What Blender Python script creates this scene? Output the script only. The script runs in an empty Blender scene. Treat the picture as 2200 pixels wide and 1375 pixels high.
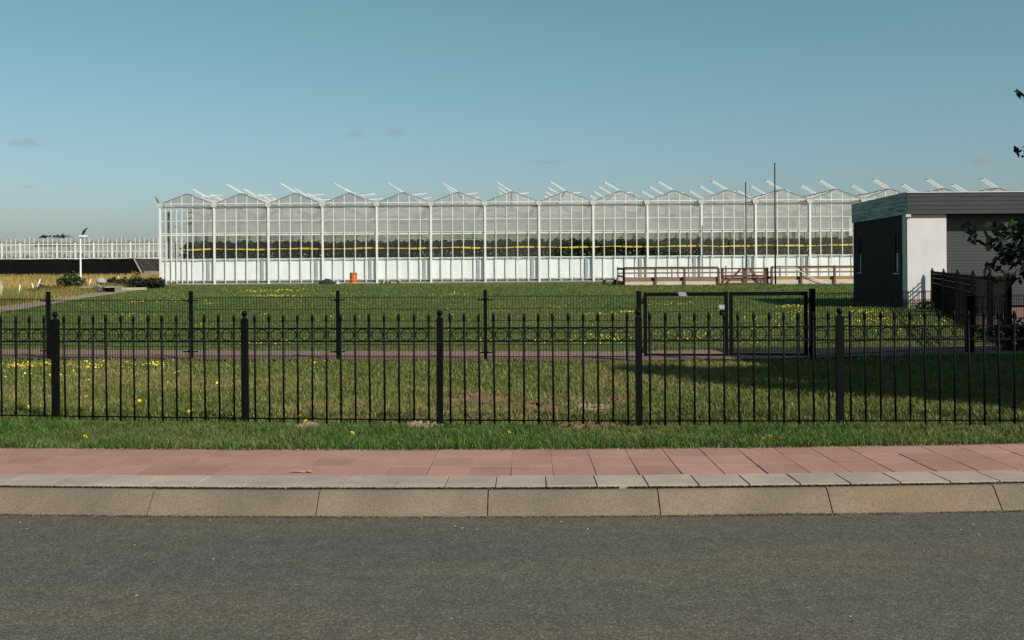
import bpy, math, random
import numpy as np
from mathutils import Vector, Matrix, noise as mnoise

random.seed(7)
RNG = np.random.default_rng(7)
SC = bpy.context.scene
COL = SC.collection
R = math.radians

# ------------------------------------------------------------------ camera, sky, sun, exposure
F = 2139.0            # focal length in photograph pixels (2200 wide)
HY = 577.0            # horizon row at the centre column
EYE = 1.45
ROLL = R(0.40)
cam = bpy.data.cameras.new("camera")
cam.sensor_width = 36.0
cam.lens = 36.0 * F / 2200.0
cam.shift_y = -(687.5 - HY) / 2200.0
cam.clip_start = 0.05
cam.clip_end = 6000.0
camo = bpy.data.objects.new("camera", cam)
COL.objects.link(camo)
camo.matrix_world = (Matrix.Translation((0, 0, EYE)) @ Matrix.Rotation(ROLL, 4, 'Y') @ Matrix.Rotation(R(90), 4, 'X'))
SC.camera = camo

SUN_EL, SUN_AZ = 38.0, 138.0      # azimuth clockwise from +Y
world = bpy.data.worlds.new("World")
SC.world = world
world.use_nodes = True
wn = world.node_tree
bg = wn.nodes["Background"]
sky = wn.nodes.new("ShaderNodeTexSky")
sky.sky_type = 'NISHITA'
sky.sun_disc = False
sky.sun_elevation = R(SUN_EL)
sky.sun_rotation = R(SUN_AZ)
sky.air_density = 1.0
sky.dust_density = 1.5
sky.ozone_density = 1.6
tint = wn.nodes.new("ShaderNodeMixRGB")
tint.blend_type = 'MULTIPLY'
tint.inputs[0].default_value = 1.0
wtc = wn.nodes.new("ShaderNodeTexCoord")
wsep = wn.nodes.new("ShaderNodeSeparateXYZ")
wn.links.new(wtc.outputs['Generated'], wsep.inputs[0])
wmr = wn.nodes.new("ShaderNodeMapRange")          # haze tone near the horizon, teal higher up, the same all round
wmr.inputs['From Min'].default_value = 0.03; wmr.inputs['From Max'].default_value = 0.24
wn.links.new(wsep.outputs['Z'], wmr.inputs['Value'])
wmx = wn.nodes.new("ShaderNodeMixRGB")
wmx.inputs[1].default_value = (0.83, 0.90, 1.00, 1)
wmx.inputs[2].default_value = (0.80, 1.08, 0.87, 1)
wn.links.new(wmr.outputs[0], wmx.inputs[0])
wn.links.new(wmx.outputs[0], tint.inputs[2])
wn.links.new(sky.outputs[0], tint.inputs[1])
wn.links.new(tint.outputs[0], bg.inputs[0])
bg.inputs[1].default_value = 0.0785

sun = bpy.data.lights.new("sun", 'SUN')
sun.energy = 5.0
sun.angle = R(0.53)
sun.color = (1.0, 0.94, 0.84)
suno = bpy.data.objects.new("sun", sun)
COL.objects.link(suno)
sd = Vector((math.sin(R(SUN_AZ)) * math.cos(R(SUN_EL)), math.cos(R(SUN_AZ)) * math.cos(R(SUN_EL)), math.sin(R(SUN_EL))))
suno.rotation_euler = sd.to_track_quat('Z', 'Y').to_euler()
suno.location = (20, -20, 30)

SC.view_settings.view_transform = 'Standard'
SC.view_settings.look = 'None'
SC.view_settings.exposure = 0.35
SC.view_settings.gamma = 1.0
SC.cycles.max_bounces = 8
SC.cycles.transparent_max_bounces = 24
SC.cycles.caustics_reflective = False
SC.cycles.caustics_refractive = False

# ------------------------------------------------------------------ helpers
def P(px, py, d):
    """photograph pixel at distance d -> world point"""
    x = (px - 1100) / F
    y = (HY - py) / F
    c, s = math.cos(ROLL), math.sin(ROLL)
    return Vector(((x * c + y * s) * d, d, EYE + (-x * s + y * c) * d))

def lerp(a, b, t):
    return a + (b - a) * t

_TZ = [(-50, .10), (5, .16), (7.1, .163), (8.4, .145), (11, .07), (14, -.03), (16.3, -.10), (19, -.10), (30, -.06), (60, .04), (77, .10), (88, .24), (120, .35), (150, .45), (260, .5), (4000, .5)]
_TX = np.array([a for a, b in _TZ]); _TV = np.array([b for a, b in _TZ])
def gz(x, y):
    return np.interp(y, _TX, _TV)

def G(px, py):
    """photograph pixel -> point on the terrain"""
    v = P(px, py, 1.0) - Vector((0, 0, EYE))
    d = 20.0
    for _ in range(60):
        z = float(gz(0, d))
        d = 0.5 * d + 0.5 * (z - EYE) / v.z if v.z < -1e-4 else d
    return Vector((v.x * d, d, float(gz(0, d))))

class MB:
    def __init__(s):
        s.v = []; s.f = []; s.m = []; s.sm = []
        s.cm = 0
    def face(s, idx, sm=False):
        s.f.append(idx); s.m.append(s.cm); s.sm.append(sm)
    def poly(s, pts):
        n = len(s.v); s.v += [tuple(p) for p in pts]
        s.face(list(range(n, n + len(pts))))
    def hexa(s, p):
        """8 corners: bottom loop 0-3 counter-clockwise from above, top loop 4-7"""
        n = len(s.v); s.v += [tuple(q) for q in p]
        for q in ((3, 2, 1, 0), (4, 5, 6, 7), (0, 1, 5, 4), (1, 2, 6, 5), (2, 3, 7, 6), (3, 0, 4, 7)):
            s.face([n + i for i in q])
    def box(s, x0, x1, y0, y1, z0, z1):
        s.hexa([(x0, y0, z0), (x1, y0, z0), (x1, y1, z0), (x0, y1, z0), (x0, y0, z1), (x1, y0, z1), (x1, y1, z1), (x0, y1, z1)])
    def cbox(s, x0, x1, y0, y1, z0, z1, c):
        """box with a chamfered top edge"""
        n = len(s.v)
        for (ins, z) in ((0, z0), (0, z1 - c), (c, z1)):
            s.v += [(x0 + ins, y0 + ins, z), (x1 - ins, y0 + ins, z), (x1 - ins, y1 - ins, z), (x0 + ins, y1 - ins, z)]
        s.face([n + 3, n + 2, n + 1, n])
        for k in (0, 4):
            for i in range(4):
                j = (i + 1) % 4
                s.face([n + k + i, n + k + j, n + k + 4 + j, n + k + 4 + i])
        s.face([n + 8, n + 9, n + 10, n + 11])
    def bar(s, a, b, w, h, up=(0, 0, 1)):
        """rectangular bar from a to b; w sideways, h along up"""
        a = Vector(a); b = Vector(b); d = (b - a).normalized(); u = Vector(up)
        if abs(d.dot(u)) > .98: u = Vector((0, 1, 0))
        side = d.cross(u).normalized(); u = side.cross(d).normalized()
        q = []
        for e in (a, b):
            for (i, j) in ((-1, -1), (1, -1), (1, 1), (-1, 1)):
                q.append(e + side * (i * w / 2) + u * (j * h / 2))
        n = len(s.v); s.v += [tuple(p) for p in q]
        for t in ((3, 2, 1, 0), (4, 5, 6, 7), (0, 1, 5, 4), (1, 2, 6, 5), (2, 3, 7, 6), (3, 0, 4, 7)):
            s.face([n + i for i in t])
    def tube(s, pts, rad, n=8, caps=True, sm=True):
        pts = [Vector(p) for p in pts]
        if not hasattr(rad, '__len__'): rad = [rad] * len(pts)
        base = len(s.v); ref = Vector((0.31, 0.2, 0.93))
        for i, p in enumerate(pts):
            d = (pts[min(i + 1, len(pts) - 1)] - pts[max(i - 1, 0)]).normalized()
            r0 = ref if abs(d.dot(ref)) < .95 else Vector((1, 0, 0))
            e1 = d.cross(r0).normalized(); e2 = d.cross(e1).normalized()
            for k in range(n):
                a = 2 * math.pi * k / n
                s.v.append(tuple(p + (e1 * math.cos(a) + e2 * math.sin(a)) * rad[i]))
        for i in range(len(pts) - 1):
            for k in range(n):
                k2 = (k + 1) % n
                s.face([base + i * n + k, base + i * n + k2, base + (i + 1) * n + k2, base + (i + 1) * n + k], sm)
        if caps:
            s.face([base + k for k in range(n)][::-1])
            s.face([base + (len(pts) - 1) * n + k for k in range(n)])
    def lathe(s, prof, c=(0, 0, 0), n=10, sm=True):
        """prof: list of (radius, z)"""
        base = len(s.v)
        for r, z in prof:
            for k in range(n):
                a = 2 * math.pi * k / n
                s.v.append((c[0] + r * math.cos(a), c[1] + r * math.sin(a), c[2] + z))
        for i in range(len(prof) - 1):
            for k in range(n):
                k2 = (k + 1) % n
                s.face([base + i * n + k, base + i * n + k2, base + (i + 1) * n + k2, base + (i + 1) * n + k], sm)
        s.face([base + k for k in range(n)][::-1])
        s.face([base + (len(prof) - 1) * n + k for k in range(n)])
    def ring(s, c, rad, r, n=20, k=5):
        """torus standing in the XZ plane"""
        base = len(s.v)
        for i in range(n):
            a = 2 * math.pi * i / n
            for j in range(k):
                b = 2 * math.pi * j / k
                q = rad + r * math.cos(b)
                s.v.append((c[0] + q * math.cos(a), c[1] + r * math.sin(b), c[2] + q * math.sin(a)))
        for i in range(n):
            for j in range(k):
                i2 = (i + 1) % n; j2 = (j + 1) % k
                s.face([base + i * k + j, base + i2 * k + j, base + i2 * k + j2, base + i * k + j2], True)
    def mesh(s, name, mats, off=(0, 0, 0)):
        me = bpy.data.meshes.new(name)
        o = Vector(off)
        me.from_pydata([(v[0] - o.x, v[1] - o.y, v[2] - o.z) for v in s.v], [], s.f)
        if not isinstance(mats, (list, tuple)): mats = [mats]
        for m in mats: me.materials.append(m)
        me.polygons.foreach_set('material_index', s.m)
        me.polygons.foreach_set('use_smooth', s.sm)
        me.update()
        return me
    def build(s, name, mats, parent=None, kind=None):
        off = wloc(parent) if parent else Vector((0, 0, 0))
        return place(name, s.mesh(name, mats, off), parent, kind=kind)

_WL = {}
def wloc(o):
    return _WL.get(o.name, Vector((0, 0, 0)))

def place(name, me, parent=None, loc=(0, 0, 0), rot=None, kind=None, scale=None):
    """loc is relative to the parent"""
    o = bpy.data.objects.new(name, me)
    COL.objects.link(o)
    o.location = loc
    if rot: o.rotation_euler = rot
    if scale: o.scale = scale
    if parent:
        o.parent = parent
        _WL[o.name] = wloc(parent) + Vector(loc)
    else:
        _WL[o.name] = Vector(loc)
    if kind: o['kind'] = kind
    return o

def tag(o, label, cat, group=None):
    o['label'] = label; o['category'] = cat
    if group: o['group'] = group
    return o

def thing(name, label, cat, loc=(0, 0, 0), group=None):
    o = bpy.data.objects.new(name, None)
    COL.objects.link(o)
    o.location = loc
    o.empty_display_size = .2
    _WL[o.name] = Vector(loc)
    return tag(o, label, cat, group)

def arrays_mesh(name, verts, faces_flat, loop_n, mat, cols=None, smooth=False):
    """fast mesh from numpy arrays; all faces have loop_n corners"""
    me = bpy.data.meshes.new(name)
    nv = len(verts); nf = len(faces_flat) // loop_n
    me.vertices.add(nv); me.vertices.foreach_set('co', np.asarray(verts, np.float32).ravel())
    me.loops.add(nf * loop_n); me.loops.foreach_set('vertex_index', np.asarray(faces_flat, np.int32))
    me.polygons.add(nf)
    me.polygons.foreach_set('loop_start', np.arange(0, nf * loop_n, loop_n, dtype=np.int32))
    if smooth: me.polygons.foreach_set('use_smooth', np.ones(nf, bool))
    if cols is not None:
        a = me.color_attributes.new('col', 'FLOAT_COLOR', 'POINT')
        c = np.ones((nv, 4), np.float32); c[:, :3] = np.asarray(cols) * ALB
        a.data.foreach_set('color', c.ravel())
    me.materials.append(mat)
    me.update(); me.validate()
    return me

def vnoise(x, y, seed=0):
    """smooth value noise on numpy arrays, 0..1"""
    xi = np.floor(x).astype(np.int64); yi = np.floor(y).astype(np.int64)
    xf = x - xi; yf = y - yi
    xf = xf * xf * (3 - 2 * xf); yf = yf * yf * (3 - 2 * yf)
    def h(a, b):
        n = (a * 374761393 + b * 668265263 + seed * 974711) & 0x7fffffff
        n = ((n ^ (n >> 13)) * 1274126177) & 0x7fffffff
        return ((n ^ (n >> 16)) & 0xffff) / 65535.0
    return (h(xi, yi) * (1 - xf) + h(xi + 1, yi) * xf) * (1 - yf) + (h(xi, yi + 1) * (1 - xf) + h(xi + 1, yi + 1) * xf) * yf

# ------------------------------------------------------------------ materials
def newmat(name):
    m = bpy.data.materials.new(name); m.use_nodes = True
    nt = m.node_tree
    return m, nt, nt.nodes['Principled BSDF'], nt.nodes['Material Output']

ALB = .80         # one common step down for every base colour, to go with the exposure
def t4(c): return (c[0], c[1], c[2], 1)
def c4(c): return (c[0] * ALB, c[1] * ALB, c[2] * ALB, 1)

def pm(name, c1, c2=None, scale=6.0, detail=5.0, rough=.7, bump=0.0, bscale=60.0, rnd=0.0, fine=0.0, stretch=(1, 1, 1), metal=0.0, spec=.35, lo=.35, hi=.65, bdist=.01, third=None, tscale=1.0, tlo=.55, thi=.75, coord='Object'):
    m, nt, b, out = newmat(name)
    N, L = nt.nodes, nt.links
    b.inputs['Roughness'].default_value = rough
    b.inputs['Metallic'].default_value = metal
    b.inputs['Specular IOR Level'].default_value = spec
    b.inputs['Base Color'].default_value = c4(c1)
    tc = N.new('ShaderNodeTexCoord')
    mp = N.new('ShaderNodeMapping'); mp.inputs['Scale'].default_value = stretch
    if coord == 'World':
        ge = N.new('ShaderNodeNewGeometry'); L.new(ge.outputs['Position'], mp.inputs[0])
    else:
        L.new(tc.outputs[coord], mp.inputs[0])
    cur = None
    def nz(sc, det, lo_, hi_, rgh=.6):
        n = N.new('ShaderNodeTexNoise'); n.inputs['Scale'].default_value = sc; n.inputs['Detail'].default_value = det
        n.inputs['Roughness'].default_value = rgh
        L.new(mp.outputs[0], n.inputs['Vector'])
        r = N.new('ShaderNodeMapRange'); r.inputs['From Min'].default_value = lo_; r.inputs['From Max'].default_value = hi_
        L.new(n.outputs['Fac'], r.inputs['Value'])
        return r.outputs[0]
    if c2 is not None:
        mx = N.new('ShaderNodeMixRGB'); mx.inputs[1].default_value = c4(c1); mx.inputs[2].default_value = c4(c2)
        L.new(nz(scale, detail, lo, hi), mx.inputs[0]); cur = mx.outputs[0]
    if third is not None:
        mx = N.new('ShaderNodeMixRGB'); mx.inputs[2].default_value = c4(third)
        if cur: L.new(cur, mx.inputs[1])
        else: mx.inputs[1].default_value = c4(c1)
        L.new(nz(tscale, 4, tlo, thi), mx.inputs[0]); cur = mx.outputs[0]
    def mul(val_socket, a, bb):
        nonlocal cur
        r = N.new('ShaderNodeMapRange'); r.inputs['To Min'].default_value = a; r.inputs['To Max'].default_value = bb
        L.new(val_socket, r.inputs['Value'])
        mm = N.new('ShaderNodeMixRGB'); mm.blend_type = 'MULTIPLY'; mm.inputs[0].default_value = 1
        if cur: L.new(cur, mm.inputs[1])
        else: mm.inputs[1].default_value = c4(c1)
        L.new(r.outputs[0], mm.inputs[2]); cur = mm.outputs[0]
    if rnd > 0:
        oi = N.new('ShaderNodeObjectInfo'); mul(oi.outputs['Random'], 1 - rnd, 1 + rnd)
    if fine > 0:
        mul(nz(bscale, 3, .3, .7, .7), 1 - fine, 1 + fine)
    if cur: L.new(cur, b.inputs['Base Color'])
    if bump > 0:
        n = N.new('ShaderNodeTexNoise'); n.inputs['Scale'].default_value = bscale; n.inputs['Detail'].default_value = 6
        L.new(mp.outputs[0], n.inputs['Vector'])
        bp = N.new('ShaderNodeBump'); bp.inputs['Strength'].default_value = bump; bp.inputs['Distance'].default_value = bdist
        L.new(n.outputs['Fac'], bp.inputs['Height']); L.new(bp.outputs[0], b.inputs['Normal'])
    return m

def leafmat(name, trans=.3, rough=.55):
    m, nt, b, out = newmat(name)
    N, L = nt.nodes, nt.links
    at = N.new('ShaderNodeAttribute'); at.attribute_name = 'col'
    L.new(at.outputs['Color'], b.inputs['Base Color'])
    b.inputs['Roughness'].default_value = rough; b.inputs['Specular IOR Level'].default_value = .25
    tr = N.new('ShaderNodeBsdfTranslucent'); L.new(at.outputs['Color'], tr.inputs['Color'])
    mx = N.new('ShaderNodeMixShader'); mx.inputs[0].default_value = trans
    L.new(b.outputs[0], mx.inputs[1]); L.new(tr.outputs[0], mx.inputs[2]); L.new(mx.outputs[0], out.inputs['Surface'])
    return m

def glassmat(name, tintc=(.965, .975, .97), white=0.0, wcol=(.7, .72, .72), refl=.5):
    """thin pane: clear film with fresnel reflection and an optional whitewash"""
    m, nt, b, out = newmat(name)
    N, L = nt.nodes, nt.links
    N.remove(b)
    t = N.new('ShaderNodeBsdfTransparent'); t.inputs[0].default_value = t4(tintc)
    g = N.new('ShaderNodeBsdfGlossy'); g.inputs['Roughness'].default_value = .06
    g.inputs['Color'].default_value = (.95, .97, 1, 1)
    lw = N.new('ShaderNodeLayerWeight'); lw.inputs[0].default_value = .5      # facing term: same from both sides of the pane
    pw = N.new('ShaderNodeMath'); pw.operation = 'POWER'; pw.inputs[1].default_value = 4.0
    L.new(lw.outputs['Facing'], pw.inputs[0])
    mu = N.new('ShaderNodeMath'); mu.operation = 'MULTIPLY_ADD'; mu.inputs[1].default_value = refl * 1.2; mu.inputs[2].default_value = .04
    L.new(pw.outputs[0], mu.inputs[0])
    mx = N.new('ShaderNodeMixShader'); L.new(mu.outputs[0], mx.inputs[0]); L.new(t.outputs[0], mx.inputs[1]); L.new(g.outputs[0], mx.inputs[2])
    res = mx.outputs[0]
    if white > 0:
        d = N.new('ShaderNodeBsdfDiffuse'); d.inputs[0].default_value = c4(wcol)
        tl = N.new('ShaderNodeBsdfTranslucent'); tl.inputs[0].default_value = c4(wcol)
        m2 = N.new('ShaderNodeMixShader'); m2.inputs[0].default_value = .5
        L.new(d.outputs[0], m2.inputs[1]); L.new(tl.outputs[0], m2.inputs[2])
        ge = N.new('ShaderNodeNewGeometry')
        nz = N.new('ShaderNodeTexNoise'); nz.inputs['Scale'].default_value = .6; nz.inputs['Detail'].default_value = 5
        L.new(ge.outputs['Position'], nz.inputs['Vector'])
        mr = N.new('ShaderNodeMapRange'); mr.inputs['From Min'].default_value = .3; mr.inputs['From Max'].default_value = .7
        mr.inputs['To Min'].default_value = white * .7; mr.inputs['To Max'].default_value = min(1, white * 1.3)
        L.new(nz.outputs['Fac'], mr.inputs['Value'])
        m3 = N.new('ShaderNodeMixShader'); L.new(mr.outputs[0], m3.inputs[0])
        L.new(res, m3.inputs[1]); L.new(m2.outputs[0], m3.inputs[2]); res = m3.outputs[0]
    L.new(res, out.inputs['Surface'])
    return m

M = {}
M['bed'] = pm('joint_sand', (.03, .024, .018), (.055, .045, .032), 20, rough=.95)
M['kerb'] = pm('kerb_concrete', (.188, .142, .106), (.134, .102, .076), 2.2, rough=.9, bump=.35, bscale=150, fine=.45, rnd=.05, bdist=.004, third=(.18, .122, .068), tscale=.9, tlo=.52, thi=.72, coord='World')
M['slab'] = pm('grey_slab', (.345, .285, .236), (.265, .22, .18), 3.0, rough=.9, bump=.3, bscale=170, fine=.3, rnd=.09, bdist=.003, coord='World')
M['tile'] = pm('red_tile', (.32, .175, .148), (.265, .14, .118), 2.4, rough=.9, bump=.3, bscale=170, fine=.32, rnd=.10, bdist=.003, third=(.34, .20, .16), tscale=1.4, tlo=.5, thi=.75, coord='World')
M['black'] = pm('black_paint', (.003, .0038, .004), (.005, .006, .0062), 30, rough=.5, bump=.05, bscale=300, spec=.06)
M['wire'] = pm('dark_green_wire', (.007, .010, .008), (.012, .015, .011), 8, rough=.55, spec=.2)
M['white'] = pm('white_frame', (.74, .735, .72), (.64, .635, .62), 1.3, rough=.5, fine=.04, bscale=14, coord='World')
M['offwhite'] = pm('grey_gutter', (.56, .55, .53), (.42, .41, .39), 1.6, rough=.5, fine=.1, bscale=9)
M['darkbar'] = pm('dark_beam', (.20, .20, .19), (.13, .13, .125), 2, rough=.5)
M['render'] = pm('white_render', (.60, .58, .595), (.53, .515, .525), 1.2, rough=.9, bump=.2, bscale=120, fine=.05)
M['concrete'] = pm('plinth_concrete', (.27, .245, .21), (.17, .155, .13), 1.6, rough=.95, fine=.2, bscale=14)
M['glass'] = glassmat('clear_glass', refl=.5)
M['roofglass'] = glassmat('chalked_roof_glass', white=.42, wcol=(.68, .70, .69), refl=.4)
M['ventglass'] = glassmat('side_glass', white=.10, refl=.4)
M['flapglass'] = glassmat('vent_flap_glass', white=.45, wcol=(.8, .8, .8), refl=.4)
M['leaf'] = leafmat('leaf')
M['grass'] = leafmat('grass_blade', .25, .5)
M['soil'] = pm('dry_soil', (.19, .115, .062), (.085, .052, .03), 18, rough=1.0, bump=.6, bscale=60, fine=.3)
M['sandsoil'] = pm('sandy_soil', (.27, .21, .145), (.19, .145, .098), 10, rough=1.0, bump=.5, bscale=60, fine=.2)
M['yellow'] = pm('dandelion_yellow', (.85, .66, .05), (.72, .52, .03), 40, rough=.7)
M['stem'] = pm('stem_green', (.07, .11, .03), rough=.7)

# asphalt -------------------------------------------------------------------------
def asphalt():
    m, nt, b, out = newmat('asphalt')
    N, L = nt.nodes, nt.links
    ge = N.new('ShaderNodeNewGeometry')
    vo = N.new('ShaderNodeTexVoronoi'); vo.inputs['Scale'].default_value = 165
    L.new(ge.outputs['Position'], vo.inputs['Vector'])
    sp = N.new('ShaderNodeSeparateColor'); L.new(vo.outputs['Color'], sp.inputs[0])
    cr = N.new('ShaderNodeValToRGB')
    e = cr.color_ramp.elements
    e[0].position = 0; e[0].color = (.032, .031, .0285, 1)
    e[1].position = 1; e[1].color = (.155, .145, .126, 1)
    k = e.new(.45); k.color = (.058, .0555, .050, 1)
    k = e.new(.85); k.color = (.086, .0815, .072, 1)
    L.new(sp.outputs[0], cr.inputs[0])
    # long bands and patches worn by traffic
    mp = N.new('ShaderNodeMapping'); mp.inputs['Scale'].default_value = (.32, 1.5, 1)
    L.new(ge.outputs['Position'], mp.inputs[0])
    n1 = N.new('ShaderNodeTexNoise'); n1.inputs['Scale'].default_value = 1.1; n1.inputs['Detail'].default_value = 5
    L.new(mp.outputs[0], n1.inputs['Vector'])
    r1 = N.new('ShaderNodeValToRGB')
    r1.color_ramp.elements[0].position = .36; r1.color_ramp.elements[0].color = (.90, .96, .93, 1)
    r1.color_ramp.elements[1].position = .64; r1.color_ramp.elements[1].color = (1.20, 1.08, .95, 1)
    L.new(n1.outputs['Fac'], r1.inputs[0])
    mm = N.new('ShaderNodeMixRGB'); mm.blend_type = 'MULTIPLY'; mm.inputs[0].default_value = 1
    L.new(cr.outputs[0], mm.inputs[1]); L.new(r1.outputs[0], mm.inputs[2])
    # blotches and a few tar spots
    n2 = N.new('ShaderNodeTexNoise'); n2.inputs['Scale'].default_value = 9; n2.inputs['Detail'].default_value = 4
    L.new(ge.outputs['Position'], n2.inputs['Vector'])
    r2 = N.new('ShaderNodeMapRange'); r2.inputs['From Min'].default_value = .3; r2.inputs['From Max'].default_value = .7
    r2.inputs['To Min'].default_value = .86; r2.inputs['To Max'].default_value = 1.14
    L.new(n2.outputs['Fac'], r2.inputs['Value'])
    m2 = N.new('ShaderNodeMixRGB'); m2.blend_type = 'MULTIPLY'; m2.inputs[0].default_value = 1
    L.new(mm.outputs[0], m2.inputs[1]); L.new(r2.outputs[0], m2.inputs[2])
    L.new(m2.outputs[0], b.inputs['Base Color'])
    b.inputs['Roughness'].default_value = .85; b.inputs['Specular IOR Level'].default_value = .3
    bp = N.new('ShaderNodeBump'); bp.inputs['Strength'].default_value = .7; bp.inputs['Distance'].default_value = .004
    L.new(vo.outputs['Distance'], bp.inputs['Height']); bp.invert = True
    L.new(bp.outputs[0], b.inputs['Normal'])
    return m
M['asphalt'] = asphalt()

def groundmat(name, greens, straw, sc=.5, fine_sc=25):
    m, nt, b, out = newmat(name)
    N, L = nt.nodes, nt.links
    ge = N.new('ShaderNodeNewGeometry')
    def nz(s, det=5):
        n = N.new('ShaderNodeTexNoise'); n.inputs['Scale'].default_value = s; n.inputs['Detail'].default_value = det
        n.inputs['Roughness'].default_value = .65
        L.new(ge.outputs['Position'], n.inputs['Vector']); return n.outputs['Fac']
    r = N.new('ShaderNodeValToRGB'); r.color_ramp.elements[0].color = c4(greens[0]); r.color_ramp.elements[1].color = c4(greens[1])
    r.color_ramp.elements[0].position = .35; r.color_ramp.elements[1].position = .65
    L.new(nz(fine_sc, 8), r.inputs[0])
    mr = N.new('ShaderNodeMapRange'); mr.inputs['From Min'].default_value = .45; mr.inputs['From Max'].default_value = .72
    L.new(nz(sc, 6), mr.inputs['Value'])
    mx = N.new('ShaderNodeMixRGB'); mx.inputs[2].default_value = c4(straw)
    L.new(mr.outputs[0], mx.inputs[0]); L.new(r.outputs[0], mx.inputs[1])
    L.new(mx.outputs[0], b.inputs['Base Color'])
    b.inputs['Roughness'].default_value = .95; b.inputs['Specular IOR Level'].default_value = .1
    bp = N.new('ShaderNodeBump'); bp.inputs['Strength'].default_value = .5; bp.inputs['Distance'].default_value = .05
    L.new(nz(30, 6), bp.inputs['Height']); L.new(bp.outputs[0], b.inputs['Normal'])
    return m
M['lawn'] = groundmat('lawn_ground', ((.050, .074, .018), (.098, .125, .034)), (.13, .128, .042), .35)
M['field'] = groundmat('field_ground', ((.17, .16, .05), (.32, .25, .085)), (.34, .21, .08), .15)
M['brickpath'] = None
def brickmat(name, a, b_, mortar, w=.21, h=.105, coord='World', rough=.9, msize=.008):
    m, nt, b, out = newmat(name)
    N, L = nt.nodes, nt.links
    ge = N.new('ShaderNodeNewGeometry')
    br = N.new('ShaderNodeTexBrick'); br.inputs['Scale'].default_value = 1
    br.inputs['Brick Width'].default_value = w; br.inputs['Row Height'].default_value = h; br.inputs['Mortar Size'].default_value = msize
    br.inputs['Color1'].default_value = c4(a); br.inputs['Color2'].default_value = c4(b_); br.inputs['Mortar'].default_value = c4(mortar)
    if coord == 'World':
        L.new(ge.outputs['Position'], br.inputs['Vector'])
    else:   # walls standing along Y: use (y, z); along X: use (x, z)
        s = N.new('ShaderNodeSeparateXYZ'); L.new(ge.outputs['Position'], s.inputs[0])
        c = N.new('ShaderNodeCombineXYZ'); L.new(s.outputs[coord[0]], c.inputs[0]); L.new(s.outputs['Z'], c.inputs[1]); L.new(c.outputs[0], br.inputs['Vector'])
    L.new(br.outputs[0], b.inputs['Base Color']); b.inputs['Roughness'].default_value = rough
    b.inputs['Specular IOR Level'].default_value = .2
    bp = N.new('ShaderNodeBump'); bp.inputs['Strength'].default_value = .5; bp.inputs['Distance'].default_value = .008; bp.invert = True
    L.new(br.outputs['Fac'], bp.inputs['Height']); L.new(bp.outputs[0], b.inputs['Normal'])
    return m
M['brickpath'] = brickmat('path_brick', (.27, .155, .125), (.21, .13, .11), (.12, .09, .07))
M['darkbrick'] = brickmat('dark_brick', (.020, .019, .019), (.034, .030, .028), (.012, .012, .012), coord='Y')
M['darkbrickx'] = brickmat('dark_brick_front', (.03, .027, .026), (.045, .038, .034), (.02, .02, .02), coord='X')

# ------------------------------------------------------------------ road, kerb, pavement (a gentle bend)
XC, RR = .657, 47.3
YC = 5.807 + RR
def arc(s, off, z=0.0):
    a = s / RR
    return Vector((XC + (RR - off) * math.sin(a), YC - (RR - off) * math.cos(a), z))
def arc_of(x, y):
    dx, dy = x - XC, YC - y
    return math.atan2(dx, dy) * RR, RR - math.hypot(dx, dy)

def arc_sheet(name, mat, s0, s1, n, offs, zs):
    v = []; f = []
    for i in range(n + 1):
        s = lerp(s0, s1, i / n)
        for o, z in zip(offs, zs): v.append(arc(s, o, z))
    k = len(offs)
    for i in range(n):
        for j in range(k - 1):
            f += [i * k + j, (i + 1) * k + j, (i + 1) * k + j + 1, i * k + j + 1]
    me = arrays_mesh(name, np.array([tuple(p) for p in v]), f, 4, mat)
    return me

place('road', arc_sheet('road', M['asphalt'], -45, 45, 90, [.06, 0.0, -.5, -1.5, -3.2, -6.2], [-.004, 0, .008, .02, .035, 0.0]), kind='structure')
# large ground: one sheet to the horizon, following the lawn's gentle dip
def ground_sheet():
    ys = [7.02, 7.5, 8, 8.4, 9, 10, 11, 12, 13, 14, 15, 16, 16.6, 17.5, 19, 22, 26, 30, 40, 50, 60, 70, 77, 82, 88, 100, 120, 150, 200, 260, 400, 800, 1600, 3500]
    v = []; f = []; nx = 40
    for y in ys:
        w = 14 + y * 1.6
        for i in range(nx + 1):
            x = lerp(-w, w, i / nx)
            yy = y
            if y < 7.6:
                sx = arc_of(x, 7.1)[0]; q = arc(sx, 1.27 + (y - 7.02)); x, yy = q.x, q.y
            v.append((x, yy, float(gz(x, yy)) - (.012 if y > 7.3 else .03)))
    for j in range(len(ys) - 1):
        for i in range(nx):
            a = j * (nx + 1) + i
            f += [a, a + 1, a + nx + 2, a + nx + 1]
    return arrays_mesh('lawn', np.array(v), f, 4, M['lawn'], smooth=True)
place('lawn', ground_sheet(), kind='structure')
mb = MB(); mb.poly([(-3000, -3000, -.30), (3000, -3000, -.30), (3000, 3400, -.30), (-3000, 3400, -.30)])
mb.build('ground', M['lawn'], kind='structure')

# kerb
kerb = place('kerb', arc_sheet('kerb', M['bed'], -14, 14, 40, [.02, .02, .10, .145, .145], [-.1, 0.0, .095, .112, -.1]), kind='structure')
prof = [(.0, -.10), (.0, .006), (.012, .022), (.088, .112), (.100, .1235), (.116, .130), (.148, .131), (.148, -.10)]
for k in range(-10, 11):
    s0 = -.81 + k * 1.01 + .0035; s1 = s0 + 1.01 - .007
    mb = MB(); n = len(prof)
    dz = random.uniform(-.002, .002)
    for s in (s0, (s0 + s1) / 2, s1):
        for o, z in prof: mb.v.append(tuple(arc(s, o, z + dz)))
    for i in range(2):
        for j in range(n):
            j2 = (j + 1) % n
            mb.face([i * n + j, (i + 1) * n + j, (i + 1) * n + j2, i * n + j2])
    mb.face(list(range(n))); mb.face([2 * n + j for j in range(n)][::-1])
    mb.build('kerb_stone', M['kerb'], kerb)

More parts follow.
